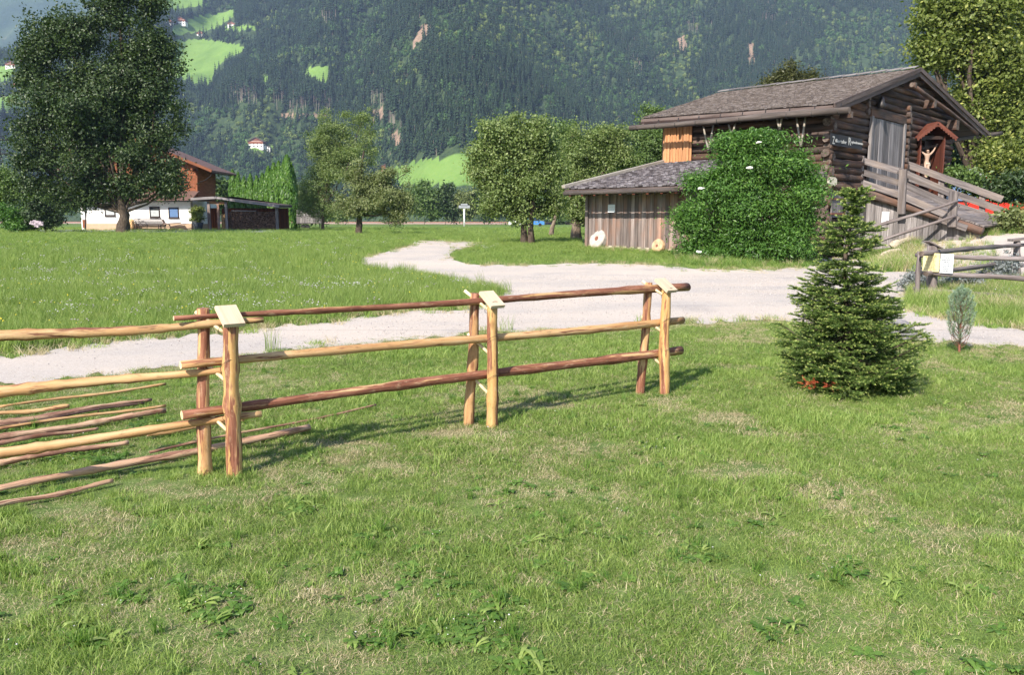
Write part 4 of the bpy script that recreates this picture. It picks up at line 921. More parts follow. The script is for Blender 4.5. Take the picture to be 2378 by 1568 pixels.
def fir():
    b = ground(1972, 906); Y = b.y; k_ = Y/1919
    o = thing('fir_tree', b, 'young dark green fir tree with pale shoot tips on the lawn', 'fir tree')
    pt = lambda x, y, dy=0: at(x, y, Y+dy)
    mb = MB(); stem = [b - Vector((0, 0, .05)), pt(1970, 800), pt(1965, 700), pt(1962, 600), pt(1972, 540), pt(1982, 500), pt(1986, 460), pt(1990, 440)]
    mb.tube(stem, [.045, .036, .028, .02, .013, .009, .006, .003], 8, False, .08); mb.build('trunk', M['bark'], o)
    prof = [(436, 4), (448, 22), (462, 38), (478, 36), (490, 22), (503, 10), (512, 14), (525, 52), (545, 66), (570, 60), (590, 74), (615, 70), (630, 88), (660, 90), (690, 112), (715, 112), (740, 132), (775, 146), (800, 155), (835, 162), (860, 168), (885, 158), (905, 125)]
    ys_ = [p_[0] for p_ in prof]; rs_ = [p_[1] for p_ in prof]; ps = []; br = MB(); dead = []
    def sx(y): 
        return np.interp(y, [436, 500, 600, 700, 800, 906], [1990, 1982, 1963, 1965, 1970, 1972])
    yy = 446.0; ga = 0.3
    while yy < 902:
        R = np.interp(yy, ys_, rs_)*k_
        nb = 5 if yy < 480 else (2 if 492 < yy < 514 else (6 if yy < 640 else 7))
        for i in range(nb):
            ga += 2.399; y1 = yy + random.uniform(-9, 9); c = pt(sx(y1), y1)
            L = R*(random.uniform(.8, 1.1) if random.random() < .7 else random.uniform(.5, .85))
            L = min(L*(1 + .16*math.sin(ga*2+yy*.05)), R*1.06)
            if 488 < yy < 517: L *= .45
            rise = (.55 if yy < 490 else (.25 if yy < 600 else .02)) + random.uniform(-.22, .26); z0 = -.1
            d = Vector((math.cos(ga), math.sin(ga), 0)); sd = Vector((-d.y, d.x, 0)); pts = []
            for j in range(6):
                f = j/5; pts.append(c + d*(L*f) + Vector((0, 0, L*(rise*f + z0*f + .16*f*f - (.26 if yy > 640 else .1)*math.sin(f*PI)*.5))))
            if pts[-1].z < b.z + .05:
                for p_ in pts: p_.z = max(p_.z, b.z + .05)
            br.tube(pts, [.010*L/.6+.002]*1 + [.007*L/.6+.0015]*4 + [.0015], 5, False)
            for j in range(1, 6):
                ps.append(needles(pts[j-1], pts[j], int(130*L/.6)+26, .026, .0045, .35 + (.6 if j == 5 else 0)))
            nt = max(2, int(L/.062))
            for s in range(nt):
                f = .22 + .78*(s+.5)/nt; i0 = min(4, int(f*5)); p0 = pts[i0].lerp(pts[i0+1], f*5-i0)
                for sg in (-1, 1):
                    tl = L*(.36*(1-f)+.12)*random.uniform(.6, 1.35) + .03; tl = min(tl, .21)
                    dr = (d*.75 + sd*sg*random.uniform(.7, 1.0) + Vector((0, 0, random.uniform(-.38, .4)))).normalized()
                    p1 = p0 + dr*tl
                    br.tube([p0, p1], [.0022, .001], 4, False)
                    ps.append(needles(p0, p1, int(40 + tl*560), .025, .0046, random.uniform(.15, .6)))
                    e = p1 + dr*.035 + Vector((0, 0, .006)); ps.append(needles(p1 - dr*.015, e, 40, .022, .005, random.uniform(.75, 1.0)))
                    if tl > .09:
                        for s2 in (-1, 1):
                            q1 = p0.lerp(p1, .55); dr2 = (dr*.8 + d*.3*s2 + sd*sg*-.5*s2 + Vector((0, 0, .08))).normalized(); q2 = q1 + dr2*tl*.5
                            ps.append(needles(q1, q2, 34, .024, .0045, .5)); ps.append(needles(q2, q2 + dr2*.03, 26, .02, .005, .95))
        yy += 11 if yy < 490 else (8 if yy < 515 else (17 if yy < 640 else 16)*random.uniform(.8, 1.25))
    br.build('branches', M['bark'], o); v, f, t_ = merge(ps); np_mesh('needles', v, f, t_, M['needle'], o)
    dd = []
    for i in range(20):
        c = at(random.gauss(1885, 9), random.gauss(890, 5), Y-.38); d = Vector((random.gauss(0, 1), random.gauss(0, 1), random.gauss(.1, .6))).normalized(); dd.append(needles(c, c+d*.06, 34, .022, .004, .5))
    for i in range(12):
        c = at(random.gauss(1935, 12), random.gauss(898, 4), Y-.42); d = Vector((random.gauss(0, 1), random.gauss(0, 1), random.gauss(.1, .6))).normalized(); dd.append(needles(c, c+d*.05, 24, .022, .004, .5))
    v, f, t_ = merge(dd); np_mesh('dead_needles', v, f, t_, M['needle_dead'], o)
    print('fir tris', len(v))
fir()
def young_pine():
    b = ground(2227, 822); Y = b.y; o = thing('young_pine', b, 'small slender blue green pine sapling on the lawn near the right edge', 'pine sapling')
    mb = MB(); tip = at(2232, 672, Y); ps = []; mb.tube([b, b.lerp(tip, .5)+Vector((.01, 0, 0)), tip], [.016, .009, .002], 6, False)
    k_ = Y/1919
    for i in range(60):
        f = .06 + .86*i/60; c = b.lerp(tip, f); a = i*2.4; R = np.interp(f, [0, .25, .5, .75, 1], [20, 30, 28, 18, 4])*k_; d = Vector((math.cos(a)*R, math.sin(a)*R, R*random.uniform(1.3, 2.2)))
        mid = c + Vector((d.x*.7, d.y*.7, d.z*.4)); e = c + d; mb.tube([c, mid, e], [.004, .003, .001], 4, False)
        if f > .14: ps.append(needles(mid, e, 75, .055, .0055, .7, 1)); ps.append(needles(c, mid, 26, .05, .005, .4, 1))
    ps.append(needles(b.lerp(tip, .75), tip + Vector((0, 0, .05)), 260, .055, .005, .9, 1))
    mb.build('branches', M['rust'], o); v, f, t_ = merge(ps); np_mesh('needles', v, f, t_, M['needle_blue'], o)
young_pine()
def rock(name, c, s, m, label, cat='rock', group=None, seed=0):
    bm = bmesh.new(); bmesh.ops.create_icosphere(bm, subdivisions=3, radius=1); q = random.Random(seed); o3 = Vector((q.random()*9, q.random()*9, q.random()*9))
    from mathutils import noise as mn
    for v in bm.verts:
        n = mn.fractal(v.co*1.2+o3, 1, 2, 3); v.co *= 1 + .3*n; v.co.x *= s[0]; v.co.y *= s[1]; v.co.z *= s[2]
    me = bpy.data.meshes.new(name); bm.to_mesh(me); bm.free(); o = bpy.data.objects.new(name, me); COL.objects.link(o); o.location = c; me.materials.append(m)
    return tag(o, label, cat, group)
p = ground(2083, 792); rock('boulder', p + Vector((.05, 0, .1)), (.18, .16, .17), M['rock'], 'grey boulder half hidden behind the fir', seed=3)
RK = [(2080, 597, .5, 'rock_tan', 'pale earthy rock lowest at the foot of the ramp wall'), (2105, 572, .6, 'rock_tan', 'largest tan rock on the bank under the ramp'), (2135, 556, .5, 'rock_tan', 'tan rock highest on the bank below the ramp end'), (2155, 572, .32, 'rock', 'small grey stone behind the capped grey fence post'), (2062, 606, .3, 'rock', 'small grey stone at the corner of the ramp planks')]
for i, (x, y, s, m, lb) in enumerate(RK): p = ground(x, y); rock('bank_rock', p + Vector((0, 0, .05)), (s*1.1, s*.8, s*.55), M[m], lb, 'rock', 'rocks on the bank below the ramp', i+10)
# scattered herbs on the bank and by the grey fence
bank_c = proto_collection('bank', [tuft(30, .12, .3, .5, .008, .6, M['grass_lime']), tuft(30, .12, .3, .5, .008, .6, M['grass_dry']), tuft(34, .15, .22, .5, .012, .9, M['weed']), flower(.4, .012, M['grass'], M['petal'], 5)])
def bank():
    P = []; I = []
    def area(poly, n, ws, smin, smax):
        xs = [q[0] for q in poly]; ys = [q[1] for q in poly]; c = 0
        pts = np.stack([rng.uniform(min(xs), max(xs), n*3), rng.uniform(min(ys), max(ys), n*3)], -1); pts = pts[inpoly(pts[:, 0], pts[:, 1], poly)][:n]
        G = ground_np(pts); P.append(G); I.append(rng.choice(4, len(G), p=ws)); S.append(rng.uniform(smin, smax, len(G)))
    S = []
    area([(2020, 632), (2130, 632), (2135, 575), (2110, 560), (2090, 590), (2050, 612)], 700, [.42, .35, .22, .01], .8, 1.5)
    area([(2140, 570), (2200, 548), (2300, 560), (2330, 640), (2200, 640), (2140, 630)], 260, [.35, .4, .24, .01], .5, 1.0)
    area([(2200, 535), (2330, 530), (2330, 548), (2200, 552)], 160, [.4, .3, .3, 0], .6, 1.1)
    area([(2310, 500), (2450, 500), (2450, 545), (2330, 542)], 500, [.5, .3, .2, 0], 1, 2.2)
    area([(2150, 640), (2400, 650), (2400, 745), (2150, 715), (2110, 690)], 1500, [.45, .3, .24, .01], .5, 1.0)
    area([(1560, 600), (1900, 605), (1880, 622), (1600, 620)], 500, [.44, .1, .45, .01], .5, 1.0)
    area([(1370, 570), (1600, 585), (1600, 594), (1370, 582)], 420, [.5, .2, .3, 0], .4, .8)
    P = np.concatenate(P); I = np.concatenate(I); S = np.concatenate(S); n = len(P)
    scatter('bank_herbs', P, S, np.stack([rng.normal(0, .1, n), rng.normal(0, .1, n), rng.random(n)*6.28], -1), I, bank_c, 'rough grass and herbs on the bank and along walls and fences', 'weeds')
bank()
SIL = [('silver leafed shrub behind the left corner of the grey fence', [(2118, 650, 12, 26), (2108, 665, 10, 18), (2140, 640, 20, 26)], 18.3, 2600), ('silver leafed plants behind the white notice on the grey fence', [(2200, 655, 40, 14), (2250, 650, 40, 16)], 18.4, 3400),
       ('tall silver plants with violet spikes before the capped grey post', [(2320, 620, 22, 30), (2350, 610, 18, 34), (2300, 640, 30, 14), (2290, 650, 40, 12)], 20, 4200)]
for lb, lo, Y, n in SIL: bush('silver_plant', lo[0][0], 690, lo, n, .06, 'leaf_silver', lb, 'shrub', 'silver plants by the grey fence', Y, .12, .45, shell=.1, tr=.01)
# ---------------------------------------------------------------- barn
A = Vector((-.7265, .6871, 0)); B = Vector((.6871, .7265, 0)); W0 = Vector((12.88, 34.05, 0))
def bp(s, t, z): q = W0 + B*s + A*t; return Vector((q.x, q.y, z))
def st(v): d = Vector((v.x-W0.x, v.y-W0.y, 0)); return d.dot(B), d.dot(A)
barn = thing('log_barn', bp(4, 2, .2), 'dark weathered log barn with shingled gable roof, long plank ramp and museum sign', 'barn')
E1, E2, R1, R2, E3 = at(1935, 241, 33.0), at(1489, 274, 39.3), at(2133.5, 158.5, 40.5), at(1674, 213.5, 47.9), at(2292, 308, 49.5)
E4 = E3 + (R2-R1)
def slab(name, pts, th, m, parent, shift=0.0):
    mb = MB(); up = [Vector(p) + Vector((0, 0, shift)) for p in pts]; lo = [p - Vector((0, 0, th)) for p in up]
    n = len(up); gc = [(p.dot(A), p.dot(B), p.z) for p in up+lo]
    fs = [tuple(range(n)), tuple(range(2*n-1, n-1, -1))] + [(i, i+n, (i+1) % n+n, (i+1) % n) for i in range(n)]
    mb.add(up+lo, fs, gc); return mb.build(name, m, parent)
slab('roof', [E1, R1, R2, E2], .14, M['eave_board'], barn, -.05); slab('roof', [R1, E3, E4, R2], .14, M['eave_board'], barn, -.055)
t = NT('shingle'); gcv = t.attr('gc').outputs['Vector']; r = t.attr('rnd').outputs['Fac']; p = t.geo(); n1 = t.noise(p, 1.2, 5, .7); n2 = t.noise(p, 14, 4, .7)
c = t.ramp(r, [(0, (.07, .055, .048)), (.5, (.128, .105, .094)), (1, (.22, .19, .175))]); c = t.mix(t.mapr(n1, .4, .65, 0, .45), c, (.14, .115, .105)); c = t.mix(t.mapr(n2, .64, .78, 0, .55), c, (.4, .37, .35))
M['shingle'] = t.bsdf(c, .9, n2, .5, .01, .2)
def shingles(name, P00, P10, P01, P11, courses, w, parent, th=.035, m='shingle'):
    """P00-P10 eave line, P01-P11 ridge line; thick split shingles in overlapping rows"""
    mb = MB(); nrm = (P10-P00).cross(P01-P00).normalized()
    if nrm.z < 0: nrm = -nrm
    for i in range(courses):
        f0 = i/courses; f1 = min(1.0, (i+1.45)/courses)
        l0, r0 = P00.lerp(P01, f0), P10.lerp(P11, f0); l1, r1 = P00.lerp(P01, f1), P10.lerp(P11, f1); L = (r0-l0).length; n = int(L/w); x = 0.0; cuts = [0.0]
        while x < 1: x += random.uniform(.7, 1.35)/n; cuts.append(min(x, 1))
        for a, b in zip(cuts[:-1], cuts[1:]):
            j = random.uniform(-.06, .06)*(l1-l0).length; dn = (l0-l1).normalized()*j; lift = nrm*(th*random.uniform(.7, 1.5)); g_ = (b-a)*.05
            q0, q1, q2, q3 = l0.lerp(r0, a+g_)+dn+lift, l0.lerp(r0, b-g_)+dn+lift, l1.lerp(r1, b-g_)+nrm*.004, l1.lerp(r1, a+g_)+nrm*.004
            b0, b1 = q0-nrm*th, q1-nrm*th
            mb.add([q0, q1, q2, q3, b0, b1], [(0, 1, 2, 3), (0, 4, 5, 1), (0, 3, 4), (1, 5, 2)])
    return tag(mb.build(name, M[m], parent), None, None, None, 'stuff')
shingles('shingles', E2, E1, R2, R1, 58, .155, barn, .028)
shingles('shingles', E3, E4, R1, R2, 18, .8, barn, .03)
for i in range(15):
    a, b = R1.lerp(R2, i/15), R1.lerp(R2, (i+.97)/15); dn = B*.16 - Vector((0, 0, .05)); mb = MB()
    mb.board(a - dn*Vector((1, 1, 1)).length*.0 - B*.2 + Vector((0, 0, .06+random.uniform(0, .03))), b - B*.2 + Vector((0, 0, .05)), .42, .035, B + Vector((0, 0, .27))); mb.build('ridge_board', M['grey_plank'], barn)
# barge boards, two on each side of the gable
for P, Q in ((E1, R1), (R1, E3)):
    for k_, (dz, out, w) in enumerate(((-.06, .1, .2), (-.25, .04, .24))):
        mb = MB(); o_ = -A*out + Vector((0, 0, dz)); d = (Q-P).normalized()*.12
        mb.board(P - (d if P is E1 else -d*0) + o_, Q + (d if Q is E3 else d*0) + o_, w, .06, (0, 0, 1)); mb.build('barge_board', M['eave_board'], barn)
slab('fascia', [E1 - B*.05, E2 - B*.05, E2 + B*.25+Vector((0, 0, .06)), E1 + B*.25+Vector((0, 0, .06))], .08, M['dark_frame'], barn, -.19)
roofz = lambda s: E1.z + (s+.8)*(R1.z-E1.z)/10.4 if s < 9.6 else R1.z - (s-9.6)*(R1.z-E3.z)/12.4
# rafters with pale cut ends under the west eave, gutters
for i in range(11):
    f = .02+.96*i/10; e = E1.lerp(E2, f) - B*.1 - Vector((0, 0, .36)); mb = MB(); mb.board(e, e + B*1.1 + Vector((0, 0, 1.1*.274)), .16, .13, (0, 0, 1)); mb.build('rafter', M['eave_board'], barn)
    mb = MB(); mb.board(e - B*.012, e + B*.0, .15, .12, (0, 0, 1)); mb.build('rafter_end', M['log_end'], barn)
GO = E1 - B*.34; GL, GR = on_plane(1463, 297, GO, A), on_plane(1973, 255, GO, A)
mb = MB(); mb.log(GL, GR, .12, .13, 12, 10, .02, .03, mi=0, capmi=1); mb.build('gutter', [M['gutter_wood'], M['log_end']], barn)
for i in range(10):
    f = .04+.92*i/9; c = GL.lerp(GR, f); mb = MB(); mb.tube([c - B*.14 + Vector((0, 0, .05)), c - B*.1 - Vector((0, 0, .13)), c + B*.06 - Vector((0, 0, .15)), c + B*.13, c + B*.2 + Vector((0, 0, .3))], .022, 5); mb.build('gutter_hook', M['dark_metal'], barn)
g2a, g2b = at(2200, 327, 47), at(2325, 309, 50.5)
mb = MB(); mb.log(g2a + B*0, g2b, .13, .12, 8, 10, .02, .03); mb.build('gutter', [M['gutter_wood'], M['log_end']], barn)
# log walls
ZF = 3.0
dl = on_plane(2012, 300, W0, B); drt = on_plane(2091, 300, W0, B); s0, s1 = st(dl)[0], st(drt)[0]; ztop = on_plane(2050, 281, W0, B).z; SW = 15.85
lights = []
def wall_log(a, b, r, m='dark_log'):
    mb = MB(); mb.log(a, b, r*random.uniform(.94, 1.04), r*random.uniform(.9, 1.02), 6, 10, .02, .1, knots=False); mb.build('wall_log', [M[m], M['log_end']], barn)
z = .35; i = 0
while z < 8.85:
    off = .32 if i % 2 else .12
    def limit(z):
        lo = 0.0 if roofz(0)-.35 > z else (z + .35 - E1.z)/((R1.z-E1.z)/10.4) - .8
        hi = SW if roofz(SW)-.35 > z else 9.6 + (R1.z - z - .35)/((R1.z-E3.z)/12.4)
        return lo, hi
    lo, hi = limit(z)
    if hi - lo > .5:
        a0 = lo - (off if lo == 0 else 0); a1 = hi + (off if hi == SW else 0)
        if z < ZF-.1:
            if z < 3: wall_log(bp(a0, 0, z), bp(3.2, 0, z), .165)
        elif z < ztop: wall_log(bp(a0, 0, z), bp(s0-.02, 0, z), .165); wall_log(bp(s1+.02, 0, z), bp(a1, 0, z), .165)
        else: wall_log(bp(a0, 0, z), bp(a1, 0, z), .165)
    if z+.15 < 6.2: wall_log(bp(0, -(.1 if i % 2 else .24), z+.15), bp(0, 7.6, z+.15), .165)
    # log ends of the inner partition right of the door and above it
    if ZF < z < 6.9:
        mb = MB(); mb.log(bp(s1+.42, .15, z+.15), bp(s1+.42, -.28-random.random()*.08, z+.15), .15, .14, 3, 10, 0, .08, knots=False); mb.build('cross_log', [M['dark_log'], M['log_end']], barn)
    if 6.0 < z < 7.3:
        mb = MB(); mb.log(bp(s0-.35, .15, z+.15), bp(s0-.35, -.22, z+.15), .15, .14, 3, 10, 0, .08, knots=False); mb.build('cross_log', [M['dark_log'], M['log_end']], barn)
    z += .305; i += 1
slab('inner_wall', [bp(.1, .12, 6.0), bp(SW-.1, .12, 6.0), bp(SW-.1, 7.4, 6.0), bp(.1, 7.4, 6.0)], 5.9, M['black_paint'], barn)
slab('back_gable', [bp(-.1, 7.7, 6.1), bp(SW, 7.7, 6.1), bp(SW, 7.9, 6.1), bp(-.1, 7.9, 6.1)], 6.0, M['dark_frame'], barn)
for k_ in range(3): # purlins of the gable overhang
    pass
for x, y, r, w in ((2172, 240, .26, .0), (2224, 290, .34, 0), (2127, 197, .16, 0), (1978, 266, .17, 0), (2206, 318, .18, 0)):
    ov = .6
    e = on_plane(x, y, W0 - A*ov, B); mb = MB(); mb.board(e, e + A*(ov+1.0), r*1.5, r*1.4, (0, 0, 1), jit=.08); mb.build('purlin', M['dark_log'], barn)
    mb = MB(); mb.board(e - A*.015, e - A*.002, r*1.45, r*1.35, (0, 0, 1)); mb.build('purlin_end', M['log_end'], barn)
a, b = on_plane(2118, 190, W0-A*.5, B), on_plane(2270, 305, W0-A*.5, B); mb = MB(); mb.log(a-Vector((0,0,.12)), b-Vector((0,0,.12)), .11, .1, 6, 8, .02); mb.build('verge_rafter', [M['dark_log'], M['log_end']], barn)
# barn door of upright planks above the ramp
nd = 9; zb = 3.1
for i in range(nd):
    sa = s0 + .16 + (s1-s0-.32)*(i+.5)/nd; w = (s1-s0-.32)/nd*.96; mb = MB(); mb.board(bp(sa, -.16-random.random()*.02, zb), bp(sa, -.16-random.random()*.02, ztop), w, .05, B); mb.build('door_plank', M['grey_plank'], barn)
for sa in (s0+.05, s1-.05): mb = MB(); mb.board(bp(sa, -.2, zb), bp(sa, -.2, ztop+.05), .2, .12, B); mb.build('door_frame', M['grey_plank'], barn)
mb = MB(); mb.board(bp(s0-.1, -.17, ztop+.18), bp(s1+.1, -.17, ztop+.18), .3, .12, (0, 0, 1)); mb.build('door_lintel', M['dark_log'], barn)
# hatch and planks low in the gable
h0, h1 = on_plane(1917, 475, W0, B), on_plane(1945, 475, W0, B); hb, ht = on_plane(1930, 505, W0, B).z, on_plane(1930, 448, W0, B).z; sa, sb = st(h0)[0]+.05, st(h1)[0]
for i in range(4): c = sa + (sb-sa)*(i+.5)/4; mb = MB(); mb.board(bp(c, -.22, hb), bp(c, -.22, ht), (sb-sa)/4*.96, .05, B); mb.build('hatch_plank', M['grey_plank'], barn)
for zz in (hb+.15, ht-.25): mb = MB(); mb.board(bp(sa-.1, -.27, zz), bp(sb+.1, -.27, zz), .07, .03, (0, 0, 1)); mb.build('hatch_hinge', M['rust'], barn)
mb = MB(); mb.log(bp(-.1, -.12, ZF-.02), bp(3.9, -.12, ZF-.05), .16, .15, 6); mb.build('sill_beam', [M['dark_log'], M['log_end']], barn)
sp0 = st(on_plane(1950, 520, W0, B))[0]
for i in range(7): c = sp0 + (3.75-sp0)*(i+.5)/7; mb = MB(); mb.board(bp(c, -.24-.02*(i % 2), -.2), bp(c, -.24-.02*(i % 2), 2.75), (3.75-sp0)/7*.97, .04, B); mb.build('wall_plank', M['grey_plank'], barn)
# fold-out shelf at the corner, bracketed
mb = MB(); q = on_plane(1908, 402, W0, A); mb.box(q - B*.25 + Vector((0, 0, -.15)), .5, .6, .36, math.atan2(B.y, B.x)); mb.build('corner_box', M['ramp_plank'], barn)
# orange plank wall at the north end
t0, t1 = st(on_plane(1613, 330, W0, A))[1], st(on_plane(1547, 330, W0, A))[1]; zt, zbm = 6.05, on_plane(1570, 380, W0, A).z-.3
for i in range(9):
    c = t0 + (t1-t0)*(i+.5)/9; k_ = .24 + (.03 if i % 2 else 0); mb = MB(); mb.board(bp(-k_, c, zbm), bp(-k_, c, zt), (t1-t0)/9*.95, .04, A); mb.build('orange_plank', M['orange_plank'], barn)
for i in range(8):
    c = t0 + (t1-t0)*(i+1)/9; mb = MB(); mb.board(bp(-.3, c, zbm), bp(-.3, c, zt), .09, .03, A); mb.build('cover_strip', M['orange_plank'], barn)
# forked sticks on the west wall carrying poles
for x, y0, y1, dx in ((1645, 292, 347, 12), (1860, 270, 340, 11), (1810, 262, 300, 8), (1700, 288, 312, 8)):
    b_ = on_plane(x, y1, W0-B*.6, A); l_ = on_plane(x-dx, y0, W0-B*.5, A); r_ = on_plane(x+dx, y0-2, W0-B*.5, A)
    for q in (l_, r_): mb = MB(); mb.tube([b_, b_.lerp(q, .5)+Vector((0, 0, -.02)), q], [.05, .045, .035], 6); mb.build('forked_stick', M['stripped_stick'], barn)
    mb = MB(); mb.tube([l_-A*.0, r_], .04, 6); mb.build('hanger_pole', M['dark_log'], barn)
# lean-to shed with plank wall
C0 = on_plane(1367, 480, bp(-6.0, 0, 0), A); C1 = bp(-6.0, 0.4, 0); t_c0 = st(C0)[1]; zw = on_plane(1367, 450, bp(-6.0, 0, 0), A).z
Ee0 = on_plane(1311, 439, bp(-6.9, 0, 0), A); Ee1 = bp(-6.9, 2.5, Ee0.z); Tt0 = on_plane(1548, 378, W0-B*.1, A); Tt1 = bp(-.1, 2.5, Tt0.z)
slab('lean_to_roof', [Ee0, Ee1, Tt1, Tt0], .12, M['eave_board'], barn, -.04)
t = NT('shingle_grey'); r = t.attr('rnd').outputs['Fac']; p = t.geo(); n2 = t.noise(p, 12, 4, .7); c = t.ramp(r, [(0, (.05, .043, .045)), (.5, (.115, .1, .105)), (1, (.24, .22, .23))]); c = t.mix(t.mapr(n2, .6, .75, 0, .5), c, (.4, .38, .39)); M['shingle_grey'] = t.bsdf(c, .9, n2, .5, .01, .2)
shingles('shingles', Ee0, Ee1, Tt0, Tt1, 30, .17, barn, .05, 'shingle_grey')
mb = MB(); mb.board(Ee0 + A*.06 + Vector((0, 0, .1)), Tt0 + A*.06 + Vector((0, 0, .1)), .12, .2, (0, 0, 1)); mb.build('verge_board', M['stripped_stick'], barn)
slab('fascia', [Ee0 - B*.04, Ee1 - B*.04, Ee1 + B*.2, Ee0 + B*.2], .08, M['dark_frame'], barn, -.16)
ng = on_plane(1310, 449.5, bp(-7.18, 0, 0), A); ne = bp(-7.18, 2.5, ng.z+.02)
mb = MB(); mb.log(ng, ne, .085, .09, 14, 10, .01, .02, knots=False); mb.build('gutter', [M['gutter_wood'], M['log_end']], barn)
for i in range(9):
    f = .05+.9*i/8; c = ng.lerp(ne, f); mb = MB(); mb.tube([c - B*.1, c - B*.02 - Vector((0, 0, .1)), c + B*.09], .016, 5); mb.build('gutter_hook', M['dark_metal'], barn)
    e = Ee0.lerp(Ee1, f) - Vector((0, 0, .26)); mb = MB(); mb.board(e, e + B*1.0 + Vector((0, 0, .2)), .12, .12, (0, 0, 1)); mb.build('rafter', M['dark_log'], barn)
    mb = MB(); mb.board(e - B*.01, e, .11, .11, (0, 0, 1)); mb.build('rafter_end', M['red_wood'], barn)
npl = 27; tl = t_c0
for i in range(npl):
    c = tl + (2.7-tl)*(i+.5)/npl; w = (tl-2.7)/npl; p0 = bp(-6.0 - .02*(i % 2), c, 0); gz0 = g(p0.x, p0.y); mb = MB()
    mb.board(Vector((p0.x, p0.y, gz0+.12)), Vector((p0.x, p0.y, zw+.35)), w*random.uniform(.92, .99), .035, A); mb.build('wall_plank', M['shed_plank'], barn)
for i in range(0, 12): # north side of the lean-to
    c = -5.95 + 5.8*(i+.5)/12; p0 = bp(c, tl, 0); mb = MB(); mb.board(Vector((p0.x, p0.y, .5)), Vector((p0.x, p0.y, zw + (c+6.0)*.2)), .5, .04, B); mb.build('wall_plank', M['shed_plank'], barn)
mb = MB(); mb.board(bp(-6.06, tl+.03, .4), bp(-6.06, tl+.03, zw+.3), .14, .1, A); mb.build('corner_post', M['shed_plank'], barn)
for i in range(12):
    c = -5.95 + 5.8*(i+.5)/12; p0 = bp(c, 2.7, 0); mb = MB(); mb.board(Vector((p0.x, p0.y, .2)), Vector((p0.x, p0.y, zw + (c+6.0)*.2)), .5, .04, B); mb.build('wall_plank', M['shed_plank'], barn)
q0, q1 = bp(-5.92, tl, 0), bp(-5.92, 2.7, 0); mb = MB(); mb.board(Vector((q0.x, q0.y, g(q0.x, q0.y)+.02)), Vector((q1.x, q1.y, g(q1.x, q1.y)+.02)), .3, .2, (0, 0, 1)); mb.build('stone_footing', M['rock_tan'], barn)
# papers and plaques
def sheet(name, x, y, w, h, O, d, out, m, parent, label=None, cat=None, lines=7, ink='ink', octa=False, group=None):
    c = on_plane(x, y, O, d); n = Vector((d[1], -d[0], 0)); n = n if n.y < 0 else -n; c = c + n*out; d = Vector((d[0], d[1], 0)).normalized(); k_ = c.y/1919
    dd = abs(d.dot(Vector((1, 0, 0)))- d.y*c.x/c.y); W_ = w*k_/dd; H_ = h*k_; root = parent
    mb = MB()
    if octa:
        pts = []
        for sx_, sz in ((-1, -.6), (-.6, -1), (.6, -1), (1, -.6), (1, .6), (.6, 1), (-.6, 1), (-1, .6)): pts.append(c + d*(sx_*W_/2) + Vector((0, 0, sz*H_/2)))
        mb.add([p+n*.015 for p in pts]+[p-n*.015 for p in pts], [tuple(range(8)), tuple(range(15, 7, -1))]+[(i, i+8, (i+1) % 8+8, (i+1) % 8) for i in range(8)])
    else: mb.board(c - d*W_/2, c + d*W_/2, H_, .012, (0, 0, 1))
    if label: o = mb.build(name, M[m]); tag(o, label, cat, group); root = o
    else: o = mb.build(name, M[m], parent)
    mb = MB()
    for i in range(lines):
        z = c.z + H_*(.38 - .76*i/max(1, lines-1)); f = random.uniform(.45, .85); x0 = -f*W_/2
        while x0 < f*W_/2:
            l = random.uniform(.05, .16)*W_; mb.board(Vector((c.x, c.y, z)) + d*x0 + n*.02, Vector((c.x, c.y, z)) + d*min(x0+l, f*W_/2) + n*.02, H_*.022, .003, (0, 0, 1)); x0 += l + .03*W_
    tag(mb.build('print', M[ink], o), None, None, None, 'stuff'); return o
sheet('notice_sheet', 1422, 484, 16, 18, bp(-6.0, 0, 0), A, .06, 'white_sheet', None, 'white paper notice pinned on the plank shed left of the bush', 'notice', 4, group='notices on the barn walls')
sheet('notice_sheet', 1596, 492, 17, 13, bp(-6.0, 0, 0), A, .06, 'white_sheet', None, 'white notice on the shed planks half covered by the elder bush', 'notice', 4, group='notices on the barn walls')
sheet('notice_sheet', 2058, 505, 17, 27, bp(3.9, 0, 0), A, .1, 'white_sheet', None, 'white notice on the grey planks below the ramp', 'notice', 7, group='notices on the barn walls')
sheet('plaque', 1930, 421, 20, 19, W0 - A*.34, B, .05, 'cream_paint', None, 'small cream eight cornered plaque on the log corner', 'plaque', 4, 'ink_brown', True)
sg = sheet('museum_sign', 1963, 329, 74, 25, W0 - A*.34, B, .06, 'black_paint', None, 'long black board with white museum lettering on the log gable', 'sign', 0)
bpy.data.objects.remove([o for o in bpy.data.objects if o.parent == sg][0])
